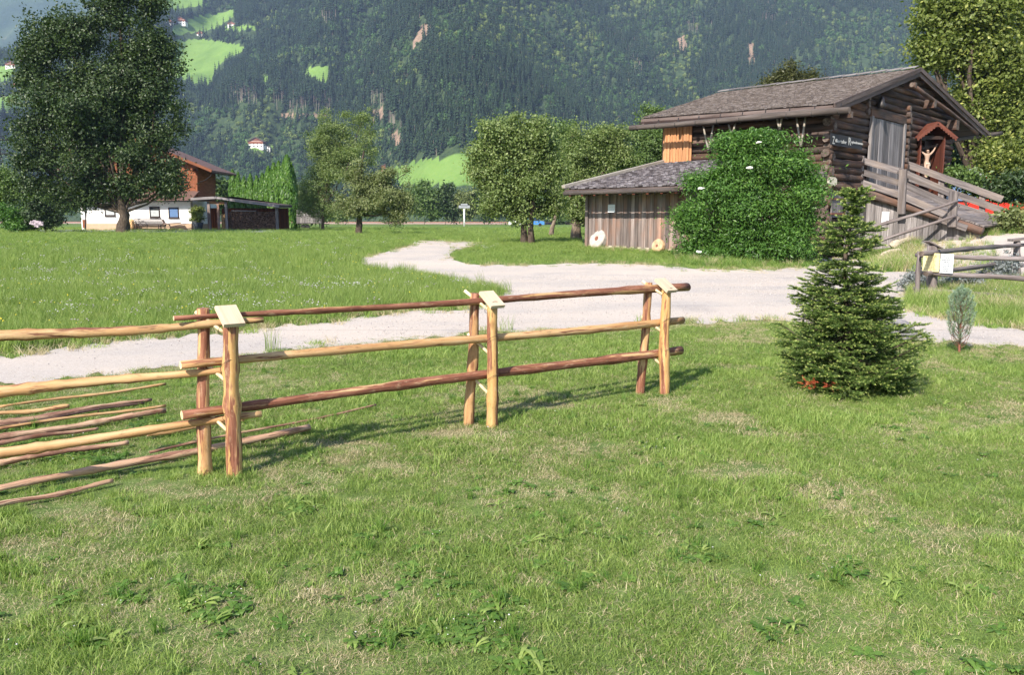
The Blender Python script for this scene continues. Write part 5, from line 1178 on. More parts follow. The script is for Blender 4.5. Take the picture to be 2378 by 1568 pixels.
for txt, x, w, h in (('Z', 1931, 5, 17), ('illertaler', 1948.5, 26, 8), ('R', 1968.5, 6, 17), ('egionalmuseum', 1986, 27, 8)):
    cu = bpy.data.curves.new('lettering', 'FONT'); cu.body = txt; cu.align_x = 'CENTER'; cu.align_y = 'CENTER'; cu.extrude = .004; cu.offset = .012; cu.size = 1
    o = bpy.data.objects.new('lettering', cu); COL.objects.link(o); bpy.context.view_layer.update(); dm = o.dimensions
    yc = 329 + (1963-1963) + (x-1963)*.085 + (0 if len(txt) == 1 else 1)
    c = on_plane(x, yc, W0 - A*.34, B) - A*.085; k_ = c.y/1919; dd = B.x - B.y*c.x/c.y
    cu.materials.append(M['letter_paint']); n_ = -A
    R_ = Matrix((( B.x, 0, n_.x), (B.y, 0, n_.y), (0, 1, 0))).to_4x4()
    mw = Matrix.Translation(c) @ R_ @ Matrix.Diagonal((w*k_/dd/max(dm.x, .01), h*k_/max(dm.y, .01), 1, 1))
    me_ = bpy.data.meshes.new_from_object(o); me_.transform(mw); bpy.data.objects.remove(o); o = bpy.data.objects.new('lettering', me_); COL.objects.link(o); o.parent = sg
# small lamp and fittings under the gable
lamp = MB(); c = on_plane(2046, 252, W0 - A*.35, B); lamp.tube([c, c+Vector((0, 0, .12)), c + Vector((0, 0, .5))], [.16, .2, .09], 8); lo_ = lamp.build('wall_lantern', M['dark_metal']); tag(lo_, 'dark metal lantern high on the log gable above the barn door', 'lantern')
# ---------------------------------------------------------------- ramp (part of the barn)
RN, RF = bp(3.67, 0, 0), bp(9.1, 0, 0); rl = 4.75
zr = lambda d: 3.05 - .355*d if d < 99 else 0
nb = 26
for i in range(nb):
    d = rl*(i+.5)/nb; mb = MB(); a = bp(3.72, -d-.25, zr(d)); b = bp(9.35, -d-.25, zr(d)); mb.board(a, b, rl/nb*.94, .07, Vector((-A.x, -A.y, -.365))); mb.build('ramp_board', M['ramp_plank'], barn)
for s_, nm in ((3.72, 'ramp_beam'), (9.3, 'ramp_beam')):
    mb = MB(); mb.log(bp(s_, -.1, zr(0)-.2), bp(s_, -rl-.2, zr(rl)-.2), .17, .16, 8, 10, .01); mb.build(nm, [M['dark_log'], M['log_end']], barn)
def rail_board(O, x0, y0, x1, y1, w=.26, m='ramp_plank', nm='railing_board', out=.1):
    O = O - B*out; a, b = on_plane(x0, y0, O, A), on_plane(x1, y1, O, A); mb = MB(); mb.board(a, b, w, .05, (0, 0, 1), jit=.03); mb.build(nm, M[m], barn)
for y0, ym, y1 in ((369, 399, 450), (396, 427, 478), (421, 455, 505)):
    rail_board(RN, 1992, y0, 2098, ym+1, .26); rail_board(RN, 2086, ym-4, 2225, y1+6, .27, out=.16)
rail_board(RN, 2180, 508, 2246, 530, .26)
for x, y0, y1, w in ((1999, 362, 430, .2), (2096, 393, 497, .3), (2213, 444, 527, .33)):
    a, b = on_plane(x+2, y0, RN - B*.24, A), on_plane(x-3, y1, RN - B*.24, A); mb = MB(); mb.board(a, b, w, .14, A, jit=.02); mb.build('railing_post', M['ramp_plank'], barn)
for y0, y1 in ((376, 463), (406, 489), (436, 513)): rail_board(RF, 2092, y0, 2328, y1, .3)
for x, y0, y1 in ((2106, 384, 440), (2186, 412, 480), (2281, 450, 517)):
    a, b = on_plane(x+1, y0, RF + B*.05, A), on_plane(x-1, y1, RF + B*.05, A); mb = MB(); mb.board(a, b, .24, .14, A); mb.build('railing_post', M['ramp_plank'], barn)
# plank wall under the ramp
npl = 19
for i in range(npl):
    d = 4.6*(i+.5)/npl; q = bp(3.9, -d-.2, 0); z0 = min(g(q.x, q.y), .4) - .3; mb = MB(); mb.board(Vector((q.x, q.y, z0)), Vector((q.x, q.y, zr(d)-.1)), 4.6/npl*random.uniform(.9, .98), .045, A); mb.build('wall_plank', M['grey_plank'], barn)
for i in range(8):
    d = 4.7*(i+.5)/8; q = bp(9.25, -d-.2, 0); mb = MB(); mb.board(Vector((q.x, q.y, .3)), Vector((q.x, q.y, zr(d)-.06)), .58, .04, A); mb.build('wall_plank', M['dark_log'], barn)
# loose pole barrier in front of the ramp wall
pbar = thing('pole_barrier', ground(2213, 560), 'two thin dark poles slanting down from the ramp post past the grey planks', 'barrier')
for x0, y0, x1, y1 in ((1972, 545, 2223, 467), (1978, 582, 2220, 501)):
    a, b = at(x0, y0, 33.5), on_plane(x1, y1, RN - B*.4, A); mb = MB(); mb.log(a, b, .07, .055, 10, 8, .03); mb.build('pole', [M['old_rail'], M['log_end']], pbar)
a = at(1972, 540, 33.5); mb = MB(); mb.log(Vector((a.x, a.y, g(a.x, a.y)-.05)), a + Vector((0, 0, .15)), .09, .08, 5, 8); mb.build('post', [M['old_rail'], M['log_end']], pbar)
# ---------------------------------------------------------------- wayside shrine with carved figure
YS = 41.3; kS = YS/1919
sc0 = at(2161, 400, YS); shrine = thing('wayside_shrine', Vector((sc0.x, YS, 1.6)), 'red brown wooden shrine box with scalloped little gable roof beside the ramp', 'shrine')
def sp(x, y, dy=0.0): 
    q = at(x, y, YS); return Vector((q.x, YS+dy, q.z))
dS = 1.15; zb_ = sp(2161, 432).z; ze = sp(2161, 318).z; xl, xr, xc = sp(2134, 400).x, sp(2189, 400).x, sp(2163, 400).x; zp = sp(2163, 283).z
for x in (xl, xr): mb = MB(); mb.board((x, YS+dS/2, zb_-.6), (x, YS+dS/2, ze+.05), dS, .07, (0, 1, 0)); mb.build('side_panel', M['red_wood'], shrine)
mb = MB(); mb.board((xc, YS+dS, zb_-.6), (xc, YS+dS, ze+.3), xr-xl+.05, .06, (1, 0, 0)); mb.build('back_panel', M['dark_frame'], shrine)
for sg_, nm in ((-1, 'roof_panel'), (1, 'roof_panel')):
    xe = xc + sg_*(.98); zE = sp(2163, 319).z; mb = MB()
    a, b, c, d = Vector((xc, YS-.28, zp)), Vector((xe, YS-.28, zE)), Vector((xe, YS+dS+.1, zE)), Vector((xc, YS+dS+.1, zp)); lo = [p - Vector((0, 0, .06)) for p in (a, b, c, d)]
    mb.add([a, b, c, d]+lo, [(0, 1, 2, 3), (7, 6, 5, 4), (0, 4, 5, 1), (1, 5, 6, 2), (2, 6, 7, 3), (3, 7, 4, 0)], [(p.y, p.x, p.z) for p in [a, b, c, d]+lo]); mb.build(nm, M['red_wood'], shrine)
    mb = MB(); e0, e1 = a - Vector((0, .03, .09)), b - Vector((0, .03, .09)); mb.board(e0, e1, .16, .035, (0, 0, 1))
    for i in range(8): q = e0.lerp(e1, (i+.5)/8) - Vector((0, 0, .09)); mb.tube([q - Vector((0, .017, 0)), q + Vector((0, .017, 0))], .055, 8)
    mb.build('scalloped_board', M['red_wood'], shrine)
mb = MB(); mb.board((xl, YS+.1, ze-.02), (xr, YS+.1, ze-.02), .16, .08, (0, 0, 1)); mb.build('cross_bar', M['dark_frame'], shrine)
def skin_body(name, chain, rad, edges, m, parent=None, sub=2):
    me = bpy.data.meshes.new(name); me.from_pydata([tuple(v) for v in chain], edges, []); o = bpy.data.objects.new(name, me); COL.objects.link(o)
    md = o.modifiers.new('skin', 'SKIN'); md.use_smooth_shade = True
    for i, r in enumerate(rad):
        rr = r if isinstance(r, tuple) else (r, r); me.skin_vertices[0].data[i].radius = rr; me.skin_vertices[0].data[i].use_root = (i == 0)
    o.modifiers.new('sub', 'SUBSURF').levels = sub; o.modifiers['sub'].render_levels = sub; me.materials.append(m)
    if parent is not None: o.parent = parent; o.matrix_basis = Matrix.Translation(parent.location).inverted()
    return o
fig = thing('crucifix', Vector((xc, YS+.6, zb_)), 'carved pale figure with white loincloth hanging on a cross inside the shrine', 'crucifix')
fy = YS + .45; hx = at(2150, 400, fy).x; Hd = at(2147, 347, fy).z; Ft = at(2143, 412, fy).z; Hh = Hd-Ft; fz = lambda f: Ft + Hh*f
F_ = lambda x, f, y=0.0: Vector((hx+x*Hh, fy + y*Hh, fz(f)))
pts = [F_(0, .52), F_(0, .6, -.01), F_(.005, .7, -.02), F_(.01, .8, -.03), F_(.01, .86, -.04), F_(-.02, .92, -.09),   # pelvis..head
       F_(-.1, .83, -.03), F_(-.22, .93, .0), F_(-.33, 1.06, .04), F_(.12, .84, -.03), F_(.24, .98, .0), F_(.34, 1.15, .05),   # arms
       F_(-.05, .47, -.02), F_(-.06, .27, -.09), F_(-.02, .07, 0), F_(-.02, .0, -.05), F_(.05, .47, -.02), F_(.03, .26, -.1), F_(.02, .06, -.01), F_(.02, -.01, -.06)]
ed = [(0, 1), (1, 2), (2, 3), (3, 4), (4, 5), (3, 6), (6, 7), (7, 8), (3, 9), (9, 10), (10, 11), (0, 12), (12, 13), (13, 14), (14, 15), (0, 16), (16, 17), (17, 18), (18, 19)]
rd = [(.085, .07), (.07, .055), (.085, .06), (.09, .06), .035, .05, .04, .03, .02, .04, .03, .02, .055, .042, .026, .022, .055, .042, .026, .022]
skin_body('figure', pts, [tuple(q*Hh for q in (r if isinstance(r, tuple) else (r, r))) for r in rd], ed, M['skin_paint'], fig)
for hp, dirx in ((pts[8], -1), (pts[11], 1)):
    for i in range(5):
        a = (i-2)*.28; d = Vector((math.sin(a)*.6 + dirx*.5, -.25, math.cos(a))).normalized(); mb = MB(); mb.tube([hp, hp+d*.05, hp+d*.09 - Vector((0, .015, 0))], [.012, .01, .006], 5)
        mb.build('finger', M['skin_paint'], fig)
skin_body('head', [F_(-.02, .905, -.09), F_(-.025, .95, -.085), F_(-.02, .98, -.07)], [(.045*Hh, .05*Hh), (.055*Hh, .06*Hh), (.035*Hh, .04*Hh)], [(0, 1), (1, 2)], M['skin_paint'], fig, 1)
skin_body('hair', [F_(-.02, .985, -.05), F_(-.02, .94, -.045), F_(-.01, .88, -.05), F_(-.06, .93, -.06), F_(-.065, .86, -.07), F_(.035, .93, -.06), F_(.045, .86, -.06)], [.06*Hh, .062*Hh, .035*Hh, .03*Hh, .018*Hh, .03*Hh, .018*Hh], [(0, 1), (1, 2), (1, 3), (3, 4), (1, 5), (5, 6)], M['hair_paint'], fig, 1)
skin_body('loincloth', [F_(0, .55, -.01), F_(0, .5, -.015), F_(.01, .43, -.03), F_(.1, .5, -.02), F_(.12, .4, -.02)], [(.11*Hh, .09*Hh), (.115*Hh, .095*Hh), (.1*Hh, .08*Hh), .03*Hh, .02*Hh], [(0, 1), (1, 2), (1, 3), (3, 4)], M['cloth_paint'], fig, 1)
mb = MB(); mb.board((hx, fy+.17, fz(-.25)), (hx, fy+.17, fz(1.3)), .16, .09, (1, 0, 0)); mb.build('cross_post', M['dark_frame'], fig)
mb = MB(); mb.board((xl+.06, fy+.1, fz(1.0)), (xr-.06, fy+.1, fz(1.16)), .13, .07, (0, 0, 1)); mb.build('cross_arm', M['dark_frame'], fig)
mb = MB(); mb.board(Vector((at(2146, 320, fy).x-.12, fy+.02, at(2146, 320, fy).z)), Vector((at(2146, 320, fy).x+.12, fy+.02, at(2146, 320, fy).z)), .2, .02, (0, 0, 1)); mb.build('title_plate', M['grey_metal'], fig)
# ---------------------------------------------------------------- millstones
def millstone(x, y, dpx, th, label, m, hole, lean):
    b = ground(x, y); R = dpx/2/1919*b.y; n = Vector((-.8, -.6, 0)); n = Vector((n.x, n.y, .0)); ax = (n*math.cos(lean) + Vector((0, 0, math.sin(lean)))).normalized()
    o = thing('millstone', b, label, 'millstone', 'millstones leaning on the shed wall'); c = b + Vector((0, 0, R*.93)) ; mb = MB(); side = ax.cross(Vector((0, 0, 1))).normalized(); up = side.cross(ax)
    prof = [(hole, th/2), (R*.94, th/2), (R, th/2-.04), (R, -th/2+.04), (R*.94, -th/2), (hole, -th/2)]; seg = 36; vs = []
    for i in range(seg):
        a = 2*PI*i/seg; w = 1 + .012*math.sin(a*5) + .01*math.sin(a*11)
        for r_, h_ in prof: vs.append(c + (side*math.cos(a) + up*math.sin(a))*(r_*w) + ax*h_)
    k_ = len(prof); fs = [(i*k_+j, ((i+1) % seg)*k_+j, ((i+1) % seg)*k_+(j+1) % k_, i*k_+(j+1) % k_) for i in range(seg) for j in range(k_)]; mb.add(vs, fs); mb.build('stone_disc', M[m], o)
    mb = MB(); mb.tube([c - ax*th*.3, c + ax*(th*.5+.015)], hole*.98, 12); mb.build('hub', M['rust'], o); return o
millstone(1390, 578, 47, .26, 'large pale millstone with rusty hub leaning at the left corner of the plank shed', 'stone_pale', .1, .36)
millstone(1529, 587, 33, .2, 'smaller orange tinged millstone leaning on the shed planks near the bush', 'stone_orange', .06, .2)
# ---------------------------------------------------------------- new rail fence in front
fence = thing('rail_fence', ground(1138, 989), 'new fence of peeled and reddish barked round rails with pale sloping caps on the posts', 'fence')
p1, p2, p3 = ground(537, 1100), ground(1138, 989), ground(1537, 916)
q1, q2, q3 = ground(482, 1106), ground(1092, 988), ground(1491, 917)
l1, l2, l3 = (p1+q1)/2, (p2+q2)/2, (p3+q3)/2
dirR = (l3-l1).normalized(); perpR = Vector((dirR.y, -dirR.x, 0))
# posts either side of the rails: front posts pushed towards the viewer, rear posts away
def put(pt, mid, off): 
    d = (pt-mid); al = d.dot(dirR); return mid + dirR*al + perpR*off
fp = [put(p, l, .078) for p, l in ((p1, l1), (p2, l2), (p3, l3))]; bpst = [put(p, l, -.078) for p, l in ((q1, l1), (q2, l2), (q3, l3))]
tops_f = [(535, 742), (1143.6, 702), (1547.5, 668)]; tops_b = [(472, 716), (1103, 681), (1506, 656)]
def up_at(P, px):   # point above P at the height seen at px
    r = ray(*px); t = P.y/r.y; q = Vector((0, 0, CAMH)) + r*t; return q
FT = []; BT = []
for i in range(3):
    a = fp[i] - Vector((0, 0, .08)); q = up_at(fp[i], tops_f[i]); FT.append(q)
    mb = MB(); mb.log(a, q, (.05, .045, .046)[i], (.046, .04, .042)[i], 14, 14, .008, .05); mb.build('post', [M[('fresh_yellow', 'fresh_yellow', 'fresh_yellow')[i]], M['cut_end']], fence)
    a = bpst[i] - Vector((0, 0, .08)); q = up_at(bpst[i], tops_b[i]); BT.append(q)
    mb = MB(); mb.log(a, q, .042, .036, 12, 12, .008, .05); mb.build('post', [M['fresh_mixed'], M['fresh_bark']], fence)
    # sloping cap of ribbed decking
    l = .185; w = .13; c = FT[i] + Vector((0, 0, .012)) - perpR*.012; sl = (perpR*.84 + Vector((0, 0, -.54))).normalized(); n = sl.cross(dirR); n = n if n.z > 0 else -n
    root = thing('~', c, None, None); bpy.data.objects.remove(root)
    mb = MB(); mb.board(c - sl*l/2 + n*.012, c + sl*l/2 + n*.012, w, .022, dirR)
    for j in range(12): o_ = dirR*(w*(-.5+(j+.5)/12)); mb.board(c - sl*l/2 + o_ - n*.002, c + sl*l/2 + o_ - n*.002, w/12*.5, .008, dirR)
    mb.build('cap_board', M['cap_board'], fence)
def frail(x0, y0, x1, y1, d0, d1, O, D, m, n=30, capm='cut_end', zoff=0):
    a, b = on_plane(x0, y0, O, D), on_plane(x1, y1, O, D); mb = MB()
    mb.log(a, b, d0/1919*a.y/2*1.02, d1/1919*b.y/2*1.02, n, 14, .014, .045); mb.build('rail', [M[m], M[capm]], fence); return a, b
R_ = []
R_.append(frail(403, 739.5, 1597, 666.6, 11.5, 18.5, l1 - perpR*.02, dirR, 'fresh_bark'))
R_.append(frail(419, 848.5, 1585, 744, 20, 17, l1, dirR, 'fresh_peeled'))
R_.append(frail(422, 965, 1581, 814, 22, 20, l1, dirR, 'fresh_bark'))
L0 = Vector((-2.95, 4.62, 0)); dirL = Vector((l1.x-L0.x, l1.y-L0.y, 0)).normalized(); OL = l1 + perpR*.0
R_.append(frail(-90, 786, 612, 742.5, 28, 14, OL, dirL, 'fresh_mixed'))
R_.append(frail(-90, 921, 530, 859, 30, 15, OL, dirL, 'fresh_peeled'))
R_.append(frail(-90, 1064, 608, 961, 27, 15, OL, dirL, 'fresh_peeled'))
zr3 = [[], [], []]
for i in range(3):
    for k_, yr in enumerate(((745, 700, 670), (852, 795, 752), (964, 885, 824))):
        z = up_at(l1 if i == 0 else (l2 if i == 1 else l3), (0, yr[i])).z
        a = bpst[i] + Vector((0, 0, z + (.055 if i != 0 or k_ else .05))); b = fp[i] + Vector((0, 0, z - .09 - .02*k_)); d = (b-a)
        if k_ == 0 and i == 1: a = a - d*.12
        mb = MB(); mb.log(a, b, .013, .012, 4, 8, 0, .03, knots=False); mb.build('peg', [M['cut_end'], M['cut_end']], fence)
        mb = MB(); zc = z - (.05 if k_ == 0 else 0); pts = [fp[i] + Vector((0, 0, zc + .05*math.sin(th*1.0))) + (dirR*math.cos(th) + perpR*math.sin(th))*.052 for th in [2*PI*j/14 for j in range(15)]]
        mb.tube(pts, .0016, 4, False); mb.build('wire_tie', M['wire'], fence)
# peeled poles lying in the grass
def zf(x, y): return (x/2.6216, 614.3 + y/2.6216)
LG = [((0, 882), (1010, 741), 13, 13, 'fresh_peeled', 'thin peeled yellow pole lying farthest back in the grass'),
      ((-60, 925), (425, 873), 22, 20, 'fresh_mixed', 'short orange pole end lying in the second row of poles'),
      ((-60, 985), (925, 838), 42, 15, 'weathered_pole', 'thick weathered pole tapering towards its tip, behind the dark stick'),
      ((120, 990), (880, 860), 14, 9, 'dark_stick', 'slim dark barked stick laid across the poles'),
      ((-60, 1025), (1010, 876), 15, 13, 'fresh_peeled', 'thin light pole lying just beyond the dark stick end'),
      ((-60, 1072), (1008, 899), 36, 26, 'weathered_pole', 'long thick brown pole ending beside the clover patch'),
      ((-60, 1115), (600, 1016), 24, 16, 'weathered_pole', 'short brown pole lying just behind the lowest fence rail'),
      ((-60, 1200), (920, 1048), 22, 13, 'fresh_mixed', 'thin pole lying under the lowest fence rail'),
      ((-60, 1236), (785, 1098), 28, 24, 'weathered_pole', 'grey brown pole with rounded end in front of the lowest rail'),
      ((900, 1046), (1490, 962), 26, 16, 'fresh_peeled', 'pale pole lying behind the left pair of fence posts'),
      ((-60, 1392), (1885, 1000), 34, 34, 'weathered_pole', 'longest reddish pole running under the fence past the first posts'),
      ((-60, 1494), (690, 1336), 28, 20, 'weathered_pole', 'nearest pole in the grass at the lower left'),
      ((915, 1165), (2290, 872), 13, 10, 'weathered_pole', 'long thin crooked pole ending in the open lawn')]
for a, b, d0, d1, m, lb in LG:
    (x0, y0), (x1, y1) = zf(*a), zf(*b); P, Q = ground(x0, y0 + d0/2/1.3), ground(x1, y1 + d1/2/1.3); r0, r1 = d0/2.12/1.2372*1.3*P.y/1919/2, d1/2.12/1.2372*1.3*Q.y/1919/2
    o = thing('peeled_pole', (P+Q)/2, lb, 'pole', 'poles lying in the grass by the fence')
    mb = MB(); mb.log(P + Vector((0, 0, r0*.9+.03)), Q + Vector((0, 0, r1*.9+.03)), r0, r1, 26, 10, .013, .1); mb.build('pole_wood', [M[m], M['weathered_pole']], o)
    if m == 'dark_stick':
        for f in (.35, .6): c = P.lerp(Q, f) + Vector((0, 0, r0)); mb = MB(); mb.tube([c, c + Vector((.01, .0, .05))], [.006, .003], 5); mb.build('twig', M['dark_stick'], o)
# fallen flat bark strips
# ---------------------------------------------------------------- old grey fence on the right
of = thing('old_rail_fence', ground(2165, 694), 'old silvery grey pole fence with signs at the right edge', 'fence')
Y1 = ground(2165, 694).y; PA = ground(2165, 694); PT = ground(2128, 698)
mb = MB(); mb.log(PA - Vector((0, 0, .1)), at(2166, 570, PA.y), .105, .1, 8, 12, .01, .05); mb.build('post', [M['old_rail'], M['log_end']], of)
c = at(2166, 566, PA.y); mb = MB(); mb.board(c + Vector((-.13, 0, .05)), c + Vector((.15, 0, -.09)), .26, .025, (0, 1, 0)); mb.build('cap_board', M['old_rail'], of)
mb = MB(); mb.log(PT - Vector((0, 0, .1)), at(2136, 584, PT.y), .055, .045, 8, 10, .01, .05); mb.build('post', [M['old_rail'], M['log_end']], of)
PB = Vector((at(2378, 605, 15.3).x, 15.3, 0)); dF = Vector((PB.x-PA.x, PB.y-PA.y, 0)).normalized(); OF = PA - Vector((-dF.y, dF.x, 0))*.12
if OF.y > PA.y: OF = PA + Vector((-dF.y, dF.x, 0))*.12
for x0, y0, x1, y1, w in ((2128, 592, 2460, 606, .046), (2128, 631, 2460, 656, .05), (2122, 672, 2460, 703, .05)):
    a, b = on_plane(x0, y0, OF, dF), on_plane(x1, y1, OF, dF); mb = MB(); mb.log(a, b, w*1.05, w*.9, 14, 10, .02, .05); mb.build('rail', [M['old_rail'], M['log_end']], of)
PBk = ground(2361, 655); dB_ = Vector((PBk.x-PA.x, PBk.y-PA.y, 0)).normalized()
for x0, y0, x1, y1, w in ((2140, 589, 2395, 567, .052), (2150, 636, 2370, 603, .05), (2290, 640, 2395, 612, .055)):
    a, b = on_plane(x0, y0, PA, dB_), on_plane(x1, y1, PA, dB_); mb = MB(); mb.log(a, b, w*1.05, w*.9, 12, 10, .02, .05); mb.build('rail', [M['old_rail'], M['log_end']], of)
mb = MB(); mb.log(PBk - Vector((0, 0, .1)), at(2362, 560, PBk.y), .09, .085, 8, 10); mb.build('post', [M['old_rail'], M['log_end']], of)
c = at(2368, 558, PBk.y); mb = MB(); mb.board(c - Vector((.25, 0, 0)), c + Vector((.3, 0, .06)), .25, .06, (0, 1, 0)); mb.build('cap_board', M['old_rail'], of)
nF = Vector((-dF.y, dF.x, 0)); nF = nF if nF.y < 0 else -nF
sheet('information_sign', 2168, 609, 38, 43, OF, dF, .075, 'yellow_sheet', None, 'yellow information sheet screwed on the old grey fence', 'sign', 11, 'ink_brown')
sheet('information_sign', 2204.5, 612, 30, 45, OF, dF, .075, 'white_sheet', None, 'white information sheet on the old fence, right of the yellow one', 'sign', 9)
# ---------------------------------------------------------------- white house on the left
YH = ground(300, 535).y; kH = YH/1919
def hp(x, y, dy=0.0): q = at(x, y, YH); return Vector((q.x, YH+dy, q.z))
house = thing('farmhouse', hp(320, 534), 'white plastered house with brown roof and wooden upper floor behind the broad tree', 'house')
gH = g(hp(320, 500).x, YH)
def hbox(nm, x0, x1, y0, y1, d0, d1, m, z0=None):
    a, b = hp(x0, y0), hp(x1, y1); zt_, zb2 = a.z, (b.z if z0 is None else z0); mb = MB(); mb.box(((a.x+b.x)/2, YH+(d0+d1)/2, (zt_+zb2)/2), b.x-a.x, d1-d0, zt_-zb2); return mb.build(nm, M[m], house)
hbox('wall', 197, 445, 464, 520, 0, 9, 'white_plaster'); hbox('plinth', 197, 446, 519, 540, -.04, 9, 'tan_plinth', gH-.1)
hbox('side_wall', 169, 197, 466, 534, 1.6, 9, 'white_plaster', gH-.1)
mb = MB(); up_ = [hp(230, 465), hp(443.5, 465), hp(443.5, 383), hp(300, 326), hp(230, 353)]; vs = [p + Vector((0, 2.2, 0)) for p in up_] + [p + Vector((0, 8, 0)) for p in up_]
mb.add(vs, [(0, 1, 2, 3, 4), (9, 8, 7, 6, 5)] + [(i, i+5, (i+1) % 5+5, (i+1) % 5) for i in range(5)], [(p.x, p.y*.1, p.z) for p in vs]); mb.build('upper_wall', M['house_wood'], house)
for x in (443.5,):
    mb = MB(); a = hp(441, 395, 2.1); mb.board(a, hp(441, 462, 2.1), .22, .22, (1, 0, 0)); mb.build('corner_board', M['house_wood'], house)
# pent roof over the ground floor and gable roof above
def quadslab(nm, P, th, m, parent):
    mb = MB(); lo = [Vector(p)-Vector((0, 0, th)) for p in P]; P = [Vector(p) for p in P]; n = len(P); mb.add(P+lo, [tuple(range(n)), tuple(range(2*n-1, n-1, -1))]+[(i, i+n, (i+1) % n+n, (i+1) % n) for i in range(n)], [(p.y, p.x, p.z) for p in P+lo]); return mb.build(nm, M[m], parent)
quadslab('pent_roof', [hp(163, 468, -.9), hp(450, 465, -.9), hp(446, 440, 2.4), hp(215, 440, 2.4)], .14, 'brown_tile', house)
ra, rb, rc = hp(300, 318), hp(486, 394), hp(114, 394)
for e, nm in ((rb, 'gable_roof'), (rc, 'gable_roof')):
    quadslab(nm, [ra + Vector((0, .8, 0)), e + Vector((0, .8, 0)), e + Vector((0, 9.5, 0)), ra + Vector((0, 9.5, 0))], .22, 'brown_tile', house)
mb = MB(); a, b = ra + Vector((0, .75, -.1)), rb + Vector((0, .75, -.1)); mb.board(a, b, .32, .08, (0, 0, 1)); mb.build('barge_board', M['house_wood'], house)
mb = MB(); a = hp(467, 396, 3); mb.tube([hp(483, 399, 1.2), hp(483, 399, 8)], .09, 8); mb.build('gutter', M['dark_metal'], house)
mb = MB(); mb.tube([hp(482, 399, 1.3), hp(480, 406, 1.4), hp(462, 416, 2.0), hp(447, 421, 2.2)], .06, 6); mb.build('downpipe', M['dark_metal'], house)
mb = MB(); mb.board(hp(436, 392, 1.1), hp(436, 392, 3.0), .25, .2, (0, 0, 1)); mb.build('purlin', M['house_wood'], house)
mb = MB(); mb.tube([hp(199, 466, -.08), hp(199, 533, -.08)], .06, 6); mb.build('downpipe', M['dark_metal'], house)
mb = MB(); mb.tube([hp(446.5, 466, -.1), hp(446.5, 533, -.1)], .05, 6); mb.build('downpipe', M['dark_metal'], house)
mb = MB(); mb.tube([hp(163, 470, -.95), hp(450, 467, -.95)], .08, 6); mb.build('gutter', M['dark_metal'], house)
for x0, x1, y0, y1, gl in ((242.5, 268.4, 476.6, 501.7, 'curtain'), (346.9, 372, 479.8, 505, 'curtain'), (391, 416, 481.6, 506, 'glass_blue')):
    a, b = hp(x0, y0), hp(x1, y1); w, h = b.x-a.x, a.z-b.z; cx, cz = (a.x+b.x)/2, (a.z+b.z)/2; mb = MB()
    for sx_, sz, ww, hh in ((-1, 0, .1, h), (1, 0, .1, h), (0, -1, w, .1), (0, 1, w, .1)): mb.box((cx+sx_*(w/2-.05), YH-.03, cz+sz*(h/2-.05)), ww, .1, hh)
    wf = mb.build('window', M['dark_frame'], house)
    mb = MB(); mb.box((cx, YH-.0065, cz), w-.18, .02, h-.18); mb.build('pane', M['glass_dark' if gl == 'curtain' else gl], wf)
    if gl == 'curtain': mb = MB(); mb.box((cx, YH-.022, cz-h*.12), w-.22, .006, h*.55); mb.build('curtain', M['curtain'], wf)
    mb = MB(); mb.box((cx, YH-.08, cz-h/2-.03), w+.12, .16, .05); mb.build('sill', M['dark_frame'], wf)
mb = MB(); mb.box(hp(181, 520, 1.5), .45, .06, 1.0); mb.build('poster', M['house_wood'], house)
# paved yard before the house
a, b, c, d = ground(100, 541), ground(650, 540), ground(650, 534), ground(90, 534)
mb = MB(); ptsq = [a, b, c, d]; mb.add([Vector((p.x, p.y, gH+.05)) for p in ptsq], [(0, 1, 2, 3)]); yd = mb.build('paved_yard', m_plain('paving', (.34, .34, .35), .9, .12, 1.5)); tag(yd, 'grey paved strip in front of the white house', None, None, 'structure')
# carport with firewood
YC = YH-.5
def cpt(x, y, dy=0.0): q = at(x, y, YC); return Vector((q.x, YC+dy, q.z))
car = thing('carport', cpt(560, 534), 'open wooden carport with long sloping roof between the house and the thujas', 'carport'); gC = g(cpt(560, 500).x, YC)
quadslab('roof', [cpt(448, 461, -.6), cpt(506, 457.5, -.6), cpt(652, 477, -.6), cpt(652, 474, 5), cpt(506, 453, 5), cpt(448, 457, 5)], .3, 'eave_board', car)
mb = MB(); mb.board(cpt(508, 459.5, -.66), cpt(652, 479.5, -.66), .28, .06, (0, 0, 1)); mb.build('fascia', M['grey_plank'], car)
mb = MB(); mb.board(cpt(448, 462.5, -.66), cpt(507, 459, -.66), .28, .06, (0, 0, 1)); mb.build('fascia', M['grey_plank'], car)
for x, w, m in ((486, .3, 'red_wood'), (507.5, .26, 'red_wood'), (526, .3, 'grey_plank'), (643, .3, 'grey_plank')):
    mb = MB(); mb.board(Vector((cpt(x, 500).x, YC, gC-.05)), Vector((cpt(x, 500).x, YC, cpt(x, 466).z - (.6 if x > 600 else .1))), w, .22, (1, 0, 0)); mb.build('post', M['shed_plank' if m == 'red_wood' else m], car)
mb = MB(); mb.board(cpt(484, 470.5, .0), cpt(528, 471, .0), .3, .2, (0, 0, 1)); mb.build('beam', M['orange_plank'], car)
for i in range(9): x = 458 + 24*i/8; mb = MB(); mb.board(Vector((cpt(x, 500).x, YC+3.5, gC)), Vector((cpt(x, 500).x, YC+3.5, cpt(x, 482).z)), .2, .05, (1, 0, 0)); mb.build('wall_plank', M['house_wood'], car)
for i in range(26): x = 487 + 155*i/25; mb = MB(); mb.board(Vector((cpt(x, 500).x, YC+4.6, gC)), Vector((cpt(x, 500).x, YC+4.6, cpt(x, 478).z-.2)), .34, .05, (1, 0, 0)); mb.build('wall_plank', M['house_wood'], car)
